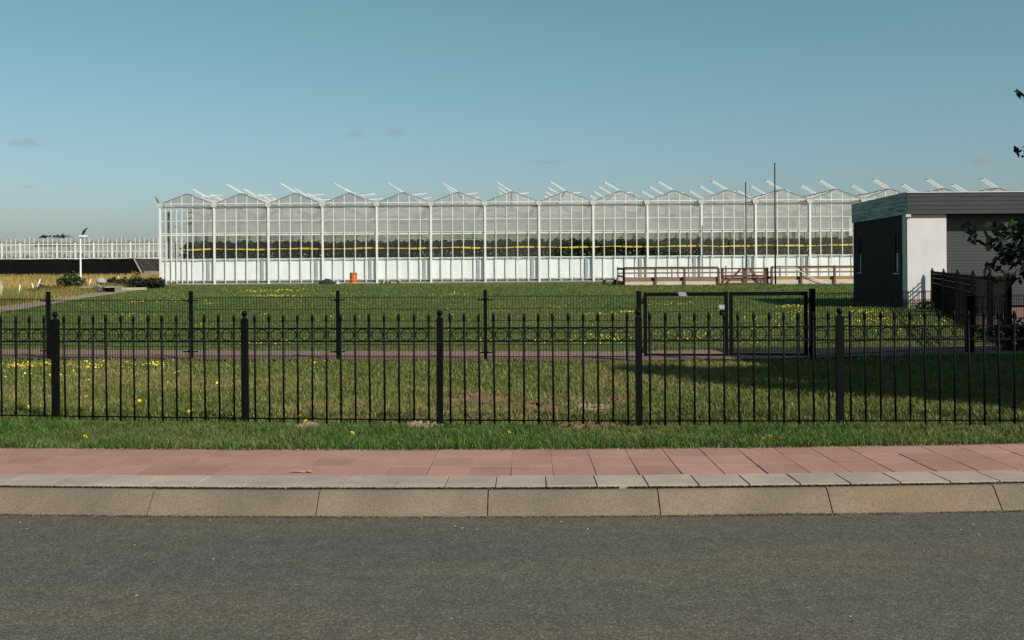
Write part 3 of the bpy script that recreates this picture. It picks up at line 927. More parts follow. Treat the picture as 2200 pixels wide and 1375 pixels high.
mb = MB(); mb.bar((br_.x, DB - 1.25, .3), (tr.x, DB + 1.95, 3.3), .15, .15); mb.build('edge_seam', pm('seam_grey', (.3, .27, .24), rough=.9), ba)
for px in (65, 147, 217):
    p = P(px, 558, DB + 1); mb = MB(); mb.bar(p, p + Vector((.22, 0, .3)), .12, .05); mb.build('strap', M['white'], ba)
mb = MB(); q = P(330, 584, DB - 4); mb.box(q.x - 1.2, q.x + 5, DB - 4.2, DB - 2.6, .2, q.z + .1); tag(mb.build('concrete_block', M['concrete']), 'pale concrete block at the foot of the basin bank', 'block')

# ------------------------------------------------------------------ garage at the right
gd = 35.0
ga_ = thing('garage', 'flat-roofed garage with dark brick side, white pier and board fascia', 'building', (14, gd, 0))
xl0, xl1, yb = 13.9, 14.3, 41.7          # left wall runs slightly outwards
xr = 25.0; zt0, zf0 = 4.0, 3.25
zfl = -.1
M['fascia'] = pm('dark_grey_board', (.026, .032, .034), (.020, .025, .027), 2, rough=.6, fine=.1, bscale=30, rnd=.12)
M['oldfascia'] = pm('worn_blue_board', (.34, .47, .50), (.11, .16, .17), 1.5, rough=.6, stretch=(1, .55, 11), lo=.40, hi=.66, detail=8, rnd=.15, third=(.035, .045, .04), tscale=1.1, tlo=.56, thi=.64, coord='World')
M['gdoor'] = pm('grey_door', (.036, .042, .043), (.030, .035, .036), 1, rough=.6, rnd=.08)
# side wall with two slot windows
wins = [(36.1, .22), (40.7, .22)]
def wx(y): return lerp(xl0, xl1, (y - gd) / (yb - gd))
zs0, zs1 = 1.2, 2.62
def wallseg(y0, y1, z0, z1):
    mb = MB(); a, b = wx(y0), wx(y1)
    mb.hexa([(a, y0, z0), (a + .22, y0, z0), (b + .22, y1, z0), (b, y1, z0), (a, y0, z1), (a + .22, y0, z1), (b + .22, y1, z1), (b, y1, z1)])
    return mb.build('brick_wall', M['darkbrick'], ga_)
ycur = gd + .02
for (yc, hw) in wins:
    wallseg(ycur, yc - hw, zfl, 3.3); wallseg(yc - hw, yc + hw, zfl, zs0); wallseg(yc - hw, yc + hw, zs1, 3.3)
    ycur = yc + hw
    fx = wx(yc)
    wo = MB(); t = .04
    for (ya, ye, za, ze) in ((yc - hw, yc - hw + t, zs0, zs1), (yc + hw - t, yc + hw, zs0, zs1), (yc - hw + t, yc + hw - t, zs1 - t, zs1), (yc - hw + t, yc + hw - t, zs0, zs0 + t), (yc - .02, yc + .02, zs0 + t, zs1 - t), (yc - hw + t, yc - .02, 1.92, 1.96), (yc + .02, yc + hw - t, 1.92, 1.96)):
        wo.box(fx + .03, fx + .09, ya, ye, za, ze)
    w = wo.build('window', M['black'], ga_)
    mb = MB(); mb.box(fx + .055, fx + .062, yc - hw + .04, yc + hw - .04, 1.96, zs1 - .04); mb.build('upper_pane', M['ventglass'], w)
    mb = MB(); mb.box(fx + .055, fx + .062, yc - hw + .04, yc + hw - .04, zs0 + .04, 1.92); mb.build('lower_pane', M.setdefault('brightpane', pm('bright_pane', (.75, .78, .78), rough=.35)), w)  # bright light in the lower slot put into the pane colour
    mb = MB(); mb.box(fx - .05, fx + .03, yc - hw - .03, yc + hw + .03, zs0 - .05, zs0 - .005); mb.build('sill', M['offwhite'], w)
    mb = MB(); mb.box(fx + .20, fx + .215, yc - hw - .05, yc + hw + .05, zs0 - .1, zs1 + .1); mb.build('blind', M['offwhite'], w)
wallseg(ycur, yb, zfl, 3.3)
# pier, door, back
mb = MB(); mb.box(xl0 - .005, 15.27, gd - .02, gd + .42, .28, zf0 + .02); mb.build('white_pier', M['render'], ga_)
mb = MB(); mb.box(xl0 - .008, 15.275, gd - .025, gd + .42, zfl, .279); mb.build('pier_foot', pm('stained_foot', (.30, .24, .20), (.22, .17, .14), 4, rough=.9), ga_)
nd = 6
for k in range(nd):
    z0 = .02 + k * .54; z1 = z0 + .53
    mb = MB(); mb.box(15.29, xr - 1, gd + .41, gd + .45, z0, z1)
    for j in range(1, 5):
        zz = z0 + j * .53 / 5
        mb.box(15.29, xr - 1, gd + .402, gd + .412, zz - .008, zz + .008)
    mb.build('door_panel', M['gdoor'], ga_)
mb = MB(); mb.box(xr - 1, xr, gd, gd + .4, zfl, zf0); mb.build('far_pier', M['render'], ga_)
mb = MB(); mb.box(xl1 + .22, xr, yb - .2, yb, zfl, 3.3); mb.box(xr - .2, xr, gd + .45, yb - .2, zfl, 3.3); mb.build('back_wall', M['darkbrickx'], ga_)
# fascia boards
hb = (zt0 - zf0 - .0) / 5
for k in range(5):
    z0 = zf0 + k * hb
    mb = MB(); mb.box(xl0 - .058, xr + .1, gd - .16, gd - .133, z0 + .012, z0 + hb); mb.build('fascia_board', M['fascia'], ga_)
    mb = MB(); a, b = wx(gd) - .03, wx(yb) - .03
    mb.hexa([(a - .03, gd - .13, z0 + .008), (a, gd - .13, z0 + .008), (b, yb, z0 + .008), (b - .03, yb, z0 + .008), (a - .03, gd - .13, z0 + hb), (a, gd - .13, z0 + hb), (b, yb, z0 + hb), (b - .03, yb, z0 + hb)])
    mb.build('side_fascia_board', M['oldfascia'], ga_)
mb = MB(); a, b = wx(gd) - .026, wx(yb) - .026; mb.hexa([(a, gd - .128, zf0 + .03), (xr + .05, gd - .128, zf0 + .03), (xr + .05, yb, zf0 + .03), (b, yb, zf0 + .03), (a, gd - .128, zt0 - .03), (xr + .05, gd - .128, zt0 - .03), (xr + .05, yb, zt0 - .03), (b, yb, zt0 - .03)]); mb.build('roof', M['black'], ga_)
mb = MB(); mb.box(xl0 - .08, xr + .12, gd - .19, gd + .1, zt0 + .003, zt0 + .035)
a, b = wx(gd) - .08, wx(yb) - .08
mb.hexa([(a, gd + .1, zt0 + .003), (a + .25, gd + .1, zt0 + .003), (b + .25, yb, zt0 + .003), (b, yb, zt0 + .003), (a, gd + .1, zt0 + .035), (a + .25, gd + .1, zt0 + .035), (b + .25, yb, zt0 + .035), (b, yb, zt0 + .035)])
mb.build('roof_trim', M['offwhite'], ga_)
mb = MB(); mb.box(xl0 - .10, xl0 + .08, gd - .158, gd - .03, zf0 - .09, zf0 + .004); mb.build('corner_block', M['offwhite'], ga_)

# driveway in front of the garage door
mb = MB(); mb.poly([(9.4, 18.9, -.062), (26, 18.9, -.062), (26, 35.4, -.035), (15.5, 35.4, -.035)]); mb.build('driveway', M['brickpath'], kind='structure')

# iron railing running from the pier towards the wire fence corner
rf = thing('garden_railing', 'black iron railing running from the white pier to the wire fence corner', 'fence', (11, 26, -.1))
RFB = wloc(rf)
rp = [(14.66, 34.74), (13.05, 30.1), (11.72, 26.2), (10.65, 23.0), (9.74, 20.3), (8.9, 17.85)]
mb = MB(); mb.lathe([(.0075, 0), (.0075, 1.25), (.013, 1.27), (.011, 1.30), (.002, 1.335)], n=6); pk2 = mb.mesh('picket', M['black'])
for i, (x, y) in enumerate(rp):
    z = float(gz(x, y)) - .02
    mb = MB(); mb.cbox(x - .04, x + .04, y - .04, y + .04, z - .1, z + 1.36, .006); mb.lathe([(.02, 0), (.03, .02), (.034, .045), (.02, .07), (.002, .085)], (x, y, z + 1.36), 8); mb.build('post', M['black'], rf)
for (a, b) in zip(rp[:-1], rp[1:]):
    A = Vector((a[0], a[1], float(gz(0, a[1])) - .02)); B = Vector((b[0], b[1], float(gz(0, b[1])) - .02)); dv = B - A
    for h in (1.24, 1.10, .93, .10):
        mb = MB(); mb.bar(A + Vector((0, 0, h)), B + Vector((0, 0, h)), .03, .03); mb.build('rail', M['black'], rf)
    n = int(dv.length / .15)
    for k in range(1, n):
        place('picket', pk2, rf, A + dv * (k / n) - RFB)

# wheelie bins behind the railing
M['bin'] = pm('dark_plastic', (.010, .011, .012), (.016, .017, .018), 3, rough=.6)
for (x, y, h, lab) in ((14.6, 31.9, 1.20, 'dark wheelie bin standing beside the white pier'), (14.05, 29.5, 1.18, 'dark wheelie bin with its lid ajar nearer the street than its neighbour')):
    b_ = thing('wheelie_bin', lab, 'bin', (x, y, -.05), 'bins behind the garden railing')
    mb = MB(); mb.hexa([(x - .40, y - .30, .02), (x + .40, y - .30, .02), (x + .40, y + .30, .02), (x - .40, y + .30, .02), (x - .52, y - .38, h - .12), (x + .52, y - .38, h - .12), (x + .52, y + .38, h - .12), (x - .52, y + .38, h - .12)])
    mb.build('body', M['bin'], b_)
    mb = MB(); mb.cbox(x - .56, x + .56, y - .43, y + .42, h - .115, h - .02, .03); mb.build('lid', M['bin'], b_)
    for sx in (-.33, .33):
        mb = MB(); mb.tube([(x + sx - .03, y + .25, .07), (x + sx + .03, y + .25, .07)], .11, 10); mb.build('wheel', M['bin'], b_)
    mb = MB(); mb.tube([(x - .35, y - .45, h - .05), (x + .35, y - .45, h - .05)], .018, 6); mb.build('handle', M['bin'], b_)

# ------------------------------------------------------------------ wooden paddock
PD = 77.0; PS = F / PD
M['wood'] = pm('weathered_wood', (.235, .155, .112), (.15, .098, .07), 1.2, rough=.9, stretch=(1, 6, 9), rnd=.12, coord='World')
M['redwood'] = pm('reddish_wood', (.15, .072, .042), (.09, .045, .028), 1.5, rough=.9, stretch=(4, 4, 1.5), rnd=.15, coord='World')
M['goldwood'] = pm('ochre_wood', (.36, .21, .075), (.27, .145, .06), .9, rough=.9, stretch=(1, 6, 9), rnd=.1, coord='World')
M['palewood'] = pm('pale_board', (.56, .47, .40), (.44, .36, .30), 1.1, rough=.9, rnd=.05, stretch=(1, 5, 6), coord='World')
pd = thing('paddock_fence', 'brown wooden rail fence of a small paddock in front of the glasshouse', 'fence', (14, PD, .1))
def pxX(px, d): return P(px, 600, d).x
zb = .08
pposts = [1340, 1408, 1470, 1543, 1657, 1720, 1792, 1850]
for i, px in enumerate(pposts):
    x = pxX(px, PD)
    mb = MB(); mb.cbox(x - .085, x + .085, PD - .16, PD - .035, zb - .1, 1.40 + .02 * (i % 3), .02); mb.build('post', M['redwood'] if i != 0 else M['black'], pd)
    if i > 0 and px not in (1543,):
        mb = MB(); mb.box(x - .25, x - .087, PD - .14, PD - .035, .52, .70); mb.build('cleat', M['black'], pd)
rng2 = [(1340, 1408), (1408, 1470), (1470, 1543), (1657, 1720), (1720, 1792), (1792, 1850)]
for i, (a, b) in enumerate(rng2):
    xa, xb = pxX(a, PD), pxX(b, PD); mt = M['wood'] if i < 3 else M['goldwood']
    if i < 3 or True:
        mb = MB(); mb.box(xa + .005, xb - .005, PD - .03, PD + .03, 1.29, 1.46 + random.uniform(-.01, .01)); mb.build('top_plank', mt, pd)
        mb = MB(); mb.box(xa + .005, xb - .005, PD - .10, PD + .16, 1.465, 1.51); mb.build('cap_plank', M['wood'], pd)
    mb = MB(); mb.box(xa + .005, xb - .005, PD - .03, PD + .03, .37 if i < 3 else .46, .70 + random.uniform(-.02, .02)); mb.build('middle_plank', mt, pd)
    mb = MB(); mb.box(xa + .005, xb - .005, PD - .03, PD + .03, zb - .02, .365 if i < 3 else .455); mb.build('bottom_plank', M['palewood'], pd)
# back and side runs
PB = PD + 6.5
bx = [lerp(pxX(1331, PB) - .15, pxX(1850, PB), k / 9) for k in range(10)]
for k, x in enumerate(bx):
    mb = MB(); mb.cbox(x - .06, x + .06, PB - .06, PB + .06, .1, 1.55, .015); mb.build('back_post', M['wood'], pd)
for xa, xb in zip(bx[:-1], bx[1:]):
    mb = MB(); mb.box(xa + .06, xb - .06, PB - .03, PB + .03, .93, 1.06); mb.build('back_rail', M['wood'], pd)
    mb = MB(); mb.box(xa + .06, xb - .06, PB - .03, PB + .03, .16, .62); mb.build('back_plank', M['palewood'], pd)
xa = pxX(1340, PD)
for z0, z1 in ((1.28, 1.46), (.7, .85), (.12, .4)):
    mb = MB(); mb.hexa([(xa - .03, PD + .17, z0), (xa + .03, PD + .17, z0), (bx[0] + .03, PB - .07, z0), (bx[0] - .03, PB - .07, z0), (xa - .03, PD + .17, z1), (xa + .03, PD + .17, z1), (bx[0] + .03, PB - .07, z1), (bx[0] - .03, PB - .07, z1)]); mb.build('side_plank', M['wood'], pd)
mb = MB(); mb.poly([(xa + .2, PD + .3, .17), (pxX(1850, PD), PD + .3, .17), (pxX(1850, PB), PB - .2, .235), (xa - .2, PB - .2, .235)])
mb.build('paddock_sand', pm('pale_sand', (.50, .44, .38), (.42, .36, .30), 1, rough=1, coord='World'), kind='structure')
# paddock gate
pg = thing('paddock_gate', 'reddish wooden paddock gate with diagonal braces', 'gate', (pxX(1548, PD), PD, zb))
xa, xb = pxX(1549, PD) , pxX(1651, PD); xm = (xa + xb) / 2
for x, w in ((xa + .1, .2), (xm, .34), (xb - .17, .34)):
    mb = MB(); mb.cbox(x - w / 2, x + w / 2, PD - .05, PD + .03, zb + .04, 1.40, .01); mb.build('stile', M['redwood'], pg)
for z0, z1 in ((1.27, 1.38), (.66, .84), (zb + .05, zb + .16)):
    mb = MB(); mb.box(xa + .01, xb - .01, PD - .115, PD - .054, z0, z1); mb.build('rail', M['redwood'], pg)
for x0_, x1_ in ((xa + .45, xm - .35), (xb - .55, xm + .35)):
    mb = MB(); mb.bar((x0_, PD - .15, zb + .18), (x1_, PD - .15, 1.27), .06, .17, (0, 0, 1)); mb.build('brace', M['redwood'], pg)
mb = MB(); mb.box(xa + .2, xb - .34, PD + .035, PD + .075, .36, .62); mb.build('board', M['wood'], pg)
mb = MB(); mb.box(xa + .2, xb - .34, PD + .035, PD + .075, zb + .02, .355); mb.build('low_board', M['palewood'], pg)
# white pole leaning on the rail
a = P(1660, 574, PD - .2); b = P(1705, 575, PD - .2); c = P(1742, 596, PD - .2); e = P(1778, 609, PD - .2)
mb = MB(); mb.tube([a, b, c, e], .028, 6); tag(mb.build('white_hose', M['white']), 'white hose slung over the paddock rail', 'hose')

# two tall dark poles
for (px, pyt, pyb, d, lab) in ((1665.5, 352, 614, 76.4, 'taller thin dark pole standing in front of the paddock'), (1603, 393, 607, 84.5, 'shorter thin dark pole standing behind the paddock gate')):
    t = P(px - 1.2, pyt, d); b = P(px + 1.2, pyb, d); b.x = t.x
    b.z = float(gz(b.x, d)) - .1
    po = thing('pole', lab, 'pole', b)
    mb = MB(); mb.tube([b, t], [.062, .045], 8); mb.build('shaft', M['wire'], po)
    mb = MB(); mb.lathe([(.055, 0), (.055, .05), (.01, .08)], t, 8); mb.build('cap', M['black'], po)
# short dark stakes by the paddock
for px, tilt, lab in ((1296, .06, 'short dark post in the lawn, farther from the paddock'), (1318, .10, 'short dark post in the lawn right beside the paddock corner')):
    p = G(px, 612); mb = MB(); mb.hexa([p + Vector(q) for q in ((-.16, -.1, -.1), (.16, -.1, -.1), (.16, .1, -.1), (-.16, .1, -.1), (-.08 + tilt, -.1, .42), (.17 + tilt, -.1, .42), (.17 + tilt, .1, .42), (-.08 + tilt, .1, .42))])
    tag(mb.build('short_post', M['bin']), lab, 'post', 'short posts by the paddock')

# ------------------------------------------------------------------ barrel and rubbish at the glasshouse foot
BD = 86.3
p = P(759.5, 612, BD); p.z = .215
bo = thing('oil_barrel', 'rusty orange steel barrel standing against the glasshouse', 'barrel', p)
M['rust'] = pm('rusty_orange', (.52, .15, .018), (.33, .085, .02), 3, rough=.75, lo=.4, hi=.62, third=(.62, .26, .03), tscale=2.5)
mb = MB(); prof = [(.30, 0), (.325, .015), (.325, .03), (.31, .045), (.31, .29), (.325, .31), (.31, .33), (.31, .60), (.325, .62), (.31, .64), (.31, .90), (.325, .915), (.325, .93), (.30, .945)]
mb.lathe([(r * 1.04, z * 1.02) for r, z in prof], p, 20); mb.build('body', M['rust'], bo)
mb = MB(); mb.lathe([(.29, 0), (.29, .012)], p + Vector((0, 0, .966)), 18); mb.build('lid', M['rust'], bo)
mb = MB(); mb.box(p.x + .10, p.x + .16, p.y - .335, p.y - .323, p.z + .55, p.z + .70); mb.build('sticker', M['tape'], bo)

def heap(name, cx, cy, w, d, h, mat, seed, n=18, m=7, z0=None, rough=.35):
    rng = np.random.default_rng(seed); mb = MB()
    zb_ = float(gz(cx, cy)) if z0 is None else z0
    for j in range(m + 1):
        for i in range(n):
            a = 2 * math.pi * i / n; t = j / m
            r = (1 - t) * (1 + rng.uniform(-rough, rough) * .5)
            z = h * (1 - (1 - t) ** 2) * (1 + rng.uniform(-rough, rough)) * (0 if j == 0 else 1)
            mb.v.append((cx + math.cos(a) * r * w / 2, cy + math.sin(a) * r * d / 2, zb_ - .03 + z))
    for j in range(m):
        for i in range(n):
            i2 = (i + 1) % n
            mb.face([j * n + i, j * n + i2, (j + 1) * n + i2, (j + 1) * n + i])
    mb.face([m * n + i for i in range(n)])
    return mb
p = P(703, 612, BD)
th = thing('tarp_heap', 'black tarpaulin heap with a pale stone at its end by the glasshouse', 'heap', (p.x, BD, .21))
mb = heap('x', p.x, BD, 1.85, .9, .42, None, 3, z0=.21); mb.build('tarpaulin', M['bin'], th)
mb = heap('x', p.x + .95, BD - .25, .42, .34, .34, None, 5, 9, 4, z0=.21); mb.build('stone', M['offwhite'], th)
mb = heap('x', p.x - .95, BD - .1, .8, .5, .18, None, 8, 12, 4, z0=.21); mb.build('soil', M['soil'], th)
p = P(842, 612, BD)
wh = thing('wood_pile', 'pile of broken wood and stumps lying against the glasshouse', 'wood pile', (p.x, BD, .21))
rr = random.Random(4)
for k in range(26):
    x = p.x + rr.uniform(-.95, .75); z = .24 + rr.uniform(0, .30) * (1 - abs(x - p.x)); y = BD + rr.uniform(-.3, .25)
    a = rr.uniform(-.9, .9); b_ = rr.uniform(.2, 1.3); L = rr.uniform(.15, .32)
    dv = Vector((math.cos(a) * math.cos(b_), math.sin(a), math.sin(b_))) * L * .5
    q = Vector((x, y, max(z, .24 + abs(dv.z))))
    mb = MB(); mb.bar(q - dv, q + dv, rr.uniform(.06, .13), rr.uniform(.04, .09)); mb.build('log', [M['wood'], M['palewood'], M['redwood'], M['bin']][k % 4], wh)
for k, (px, w, lab) in enumerate(((905, 1.6, 'long pale sand ridge beside the wood pile'), (950, 1.2, 'shorter pale sand ridge farther from the wood pile'))):
    q = P(px, 613, BD); mb = heap('x', q.x, BD - .1, w, .5, .13, None, 20 + k, 16, 4, z0=.21); tag(mb.build('sand_ridge', M['sandsoil']), lab, 'sand heap')
for k, (px, w, h, lab) in enumerate(((372, 1.2, .2, 'low soil heap at the glasshouse corner'), (745, .9, .14, 'little soil heap left of the rusty barrel foot'))):
    q = P(px, 617, BD - .6); mb = heap('x', q.x, BD - .6, w, .5, h, None, 40 + k, 14, 4, z0=.2, rough=.6); tag(mb.build('soil_heap', M['soil']), lab, 'soil heap')

# ------------------------------------------------------------------ left side: lamp post, stakes, bench, hood
def foliage(name, label, cat, c, rx, ry, rz, n, size, dark, light, seed, flowers=0, group=None, stems=5):
    rng = np.random.default_rng(seed)
    t = thing(name, label, cat, c, group)
    u = rng.normal(size=(n, 3)); u /= np.linalg.norm(u, axis=1)[:, None]
    r = rng.random(n) ** .45 * (1 + .25 * np.sin(u[:, 0] * 5 + seed) * np.cos(u[:, 2] * 4))
    pt = u * r[:, None] * np.array([rx, ry, rz]); pt[:, 2] = np.abs(pt[:, 2] + rz * .9)
    mixv = rng.random((n, 1)); colr = np.array([dark]) * (1 - mixv) + np.array([light]) * mixv
    v, f, cc = leaf_cloud(pt, size, colr, rng)
    place('foliage', arrays_mesh('foliage', v, f, 4, M['leaf'], cc), t)
    mb = MB()
    for k in range(stems):
        a = rng.uniform(0, 6.28); mb.tube([(0, 0, -.05), (math.cos(a) * rx * .4, math.sin(a) * ry * .4, rz * 1.3)], [.02, .008], 5)
    place('stems', mb.mesh('stems', M['soil']), t)
    if flowers:
        pf = pt[rng.choice(n, flowers, replace=False)] * 1.05
        v, f, cc = leaf_cloud(pf, size * .9, np.tile([[.75, .55, .06]], (flowers, 1)), rng)
        place('blossoms', arrays_mesh('blossoms', v, f, 4, M['leaf'], cc), t)
    return t
LD = 75.0
lb = P(173.5, 620, LD); lb.z = float(gz(lb.x, LD))
lt = P(172, 508, LD)
lp = thing('lamp_post', 'slim white street lamp with a flat head beside the field', 'lamp', lb)
mb = MB(); mb.tube([lb - Vector((0, 0, .2)), (lb.x, LD, 1.2), (lb.x, LD, lt.z - .06)], [.070, .068, .05], 10); mb.build('pole', M['white'], lp)
mb = MB(); mb.cbox(lb.x - .06, lb.x + .52, LD - .13, LD + .13, lt.z - .05, lt.z + .08, .04); mb.build('lamp_head', M['white'], lp)
mb = MB(); mb.box(lb.x + .02, lb.x + .48, LD - .10, LD + .10, lt.z - .085, lt.z - .052); mb.build('lens', M['offwhite'], lp)

def bird(label, base, s, face, colr, upright):
    """perched bird: one body mesh standing at base"""
    o = thing('bird', label, 'bird', base)
    mb = MB()
    m_ = pm('feathers', colr, tuple(q * 1.6 for q in colr), 20, rough=.6)
    ca, sa = math.cos(upright), math.sin(upright)
    path = [(-.95, .03), (-.75, .07), (-.5, .10), (-.25, .17), (0, .21), (.25, .20), (.42, .14), (.52, .125), (.62, .13), (.72, .095), (.80, .04), (.93, .012)]
    pp = []; rr_ = []
    for t, r in path:
        bend = upright if t < .45 else upright * .45
        x_ = face * t * ca if t < .45 else face * (.45 * ca + (t - .45) * math.cos(bend))
        z_ = t * sa if t < .45 else .45 * sa + (t - .45) * math.sin(bend)
        pp.append(base + Vector((x_, 0, z_ + .62)) * s); rr_.append(r * s)
    mb.tube(pp, rr_, 9)
    for sy in (-.06, .06):
        mb.tube([base + Vector((0, sy, 0)) * s, base + Vector((-.02 * face, sy, .3)) * s, base + Vector((0, sy, .62)) * s], [.018 * s, .018 * s, .05 * s], 5)
    mb.build('body', m_, o)
    mb = MB()
    for sy in (-.155, .155):
        mb.tube([base + Vector((face * (.3 * ca), sy, .3 * sa + .66)) * s, base + Vector((0, sy * 1.05, .64)) * s, base + Vector((-face * .6 * ca, sy * .5, -.6 * sa + .62)) * s], [.05 * s, .07 * s, .012 * s], 6)
    mb.build('wing', m_, o)
bird('black crow perched on the lamp head', Vector((lb.x + .28, LD, lt.z + .08)), .46, 1, (.008, .009, .012), 1.0)
gc = P(341, 437, GY); bird('grey dove perched on the glasshouse corner', Vector((GX0 - .22, GY - .05, ZG + .36)), .46, -1, (.10, .095, .09), 1.15)

# leaning white stakes
stk = [(40, 612, 660 - 22, 4, 'leaning white stake nearest the street in the golden field', 58), (72.5, 609, 623, -5, 'short white stake tilting away from its longer neighbour', 62), (81, 600, 617, 7, 'long white stake leaning beside the short tilted one', 64),
       (138, 600, 610, 5, 'small white stake half hidden by the dark shrub', 70), (168, 598, 613, -1.5, 'upright white stake standing beside the lamp post', 72), (192, 599, 613, 4, 'white stake leaning between the lamp post and the grey hood', 72), (255, 593, 602, 0, 'tiny white stake far out in the dry grass', 90)]
for (px, t, b, lean, lab, d) in stk:
    A = P(px - lean * .8, b, d); B = P(px + lean * .8, t, d); A.z -= .3
    mb = MB(); mb.tube([A, B], .034 if d < 80 else .03, 7); tag(mb.build('field_stake', M['white']), lab, 'stake', 'white stakes in the field')
# board at the left edge of the photo
mb = MB(); A = P(-6, 640, 50); d = 50
q = [P(-30, 644, d), P(2, 640, d), P(6, 618, d), P(-2, 600, d), P(-30, 596, d)]
n0 = len(mb.v)
mb.v += [tuple(k) for k in q] + [tuple(k + Vector((0, .06, 0))) for k in q]
mb.face([0, 1, 2, 3, 4]); mb.face([9, 8, 7, 6, 5])
for k in range(5): mb.face([k, k + 5, (k + 1) % 5 + 5, (k + 1) % 5])
tag(mb.build('white_board', M['palewood']), 'pale pointed board standing at the edge of the golden field', 'board')
# bench slab with hood on a stand
HD = 66.0
b0 = P(175, 617, HD); b1 = P(260, 616, HD); gzh = float(gz(0, HD))
be = thing('plank_bench', 'long grey plank lying on concrete blocks beside the lawn', 'bench', (b0.x, HD, gzh))
mb = MB(); mb.box(b0.x, b1.x, HD - .2, HD + .2, b1.z - .045, b1.z + .02); mb.build('plank', pm('grey_plank', (.36, .36, .33), (.26, .26, .24), 3, rough=.9), be)
for px in (198, 254):
    q = P(px, 620, HD); mb = MB(); mb.box(q.x - .16, q.x + .16, HD - .18, HD + .18, gzh - .1, b1.z - .047); mb.build('block', M['concrete'], be)
mb = MB(); mb.box(b0.x + .3, b1.x - .4, HD + .3, HD + .36, gzh - .1, b1.z - .06); mb.build('underside_dark', M['bin'], be)  # dark sheet added to darken the space beneath the plank
c0 = P(262, 621, 70); c1 = P(310, 619, 70)
be2 = thing('timber_beam', 'short pale timber beam lying between the bench and the glasshouse', 'beam', (c0.x, 70, gzh))
mb = MB(); mb.hexa([(c0.x, 69.8, c0.z - .1), (c1.x, 70.2, c1.z - .13), (c1.x, 70.5, c1.z - .13), (c0.x, 70.1, c0.z - .1), (c0.x, 69.8, c0.z + .1), (c1.x, 70.2, c1.z + .05), (c1.x, 70.5, c1.z + .05), (c0.x, 70.1, c0.z + .1)]); mb.build('beam', pm('pale_timber', (.38, .36, .28), (.28, .27, .2), 4, rough=.9), be2)
mb = MB(); mb.box(c0.x + .1, c0.x + .4, 69.9, 70.1, gzh - .1, c0.z - .102); mb.box(c1.x - .5, c1.x - .2, 70.2, 70.4, gzh - .1, c1.z - .10); mb.build('support', M['concrete'], be2)
hc = P(217, 604, HD - .6)
ho = thing('metal_hood', 'grey ribbed metal hood on a stem above the bench', 'hood', (hc.x, HD - .6, gzh))
hm = pm('grey_metal', (.36, .36, .38), (.26, .26, .28), 8, rough=.75, metal=0, stretch=(8, 8, 1))
mb = MB(); mb.lathe([(.30, -.12), (.33, -.06), (.31, .06), (.2, .17), (.06, .235), (.01, .245)], hc, 14, sm=False); mb.build('dome', hm, ho)
mb = MB(); mb.lathe([(.01, -.22), (.13, -.17), (.22, -.121)], hc, 12); mb.build('throat', M['bin'], ho)
mb = MB(); mb.tube([(hc.x, hc.y, gzh - .1), (hc.x, hc.y, hc.z - .2)], .035, 6); mb.build('stem', M['offwhite'], ho)
bc = P(213, 624, HD - .9)
bo2 = thing('barrow', 'dark round-bellied barrow standing in front of the plank bench', 'barrow', (bc.x, bc.y, gzh))
mb = MB(); mb.lathe([(.02, -.24), (.18, -.2), (.25, -.06), (.22, .1), (.12, .2), (.02, .22)], bc, 12); mb.build('belly', pm('blue_black', (.03, .035, .045), rough=.45), bo2)
mb = MB(); mb.tube([bc + Vector((-.22, -.1, 0)), bc + Vector((-.18, -.12, .15)), bc + Vector((0, -.12, .23)), bc + Vector((.1, -.1, .35))], .02, 6); mb.build('handle', M['zinc'], bo2)
mb = MB(); mb.tube([bc + Vector((-.3, 0, -.22)), bc + Vector((.3, 0, -.22))], .03, 6); mb.tube([bc + Vector((-.35, -.05, -.25)), bc + Vector((-.75, -.05, -.10)), bc + Vector((-.95, -.05, -.25))], [.05, .09, .03], 6); mb.build('feet', M['bin'], bo2)

def sh(px, py, d):
    p = P(px, py, d); p.z = float(gz(p.x, d)); return p
foliage('shrub', 'dark shrub with yellow blossoms in front of the lamp post', 'shrub', sh(152, 630, 68), .95, .7, .72, 900, .11, (.018, .035, .012), (.05, .09, .03), 11, 16)
foliage('shrub', 'small green bush between the leaning white stakes and the dark shrub', 'shrub', sh(93, 628, 64), .5, .5, .30, 350, .09, (.03, .055, .02), (.06, .10, .03), 12, 3)
for k, (px, w, lab) in enumerate(((245, .95, 'dark low bush directly behind the grey hood'), (275, 1.0, 'dark low bush in the middle of the ditch row'), (305, 1.0, 'dark low bush behind the pale timber beam'), (334, .8, 'dark low bush against the glasshouse corner'))):
    foliage('ditch_bush', lab, 'bush', sh(px, 620, 78), w, .7, .42, 420, .14, (.012, .020, .010), (.03, .045, .018), 30 + k, 0, 'dark bushes along the ditch')
foliage('ragwort', 'bright yellow flowering weed in the dry grass', 'weed', sh(294, 615, 95), .55, .5, .65, 200, .10, (.10, .12, .03), (.45, .33, .04), 51, 60)
foliage('rust_weed', 'rust-red dock weed clump near the tilted stakes', 'weed', sh(118, 628, 63), .75, .5, .33, 300, .08, (.10, .055, .02), (.22, .11, .04), 52)
foliage('weed_clump', 'reddish weed clump below the short tilted stake', 'weed', sh(72, 634, 60), .5, .5, .25, 260, .07, (.09, .06, .02), (.20, .13, .04), 53)
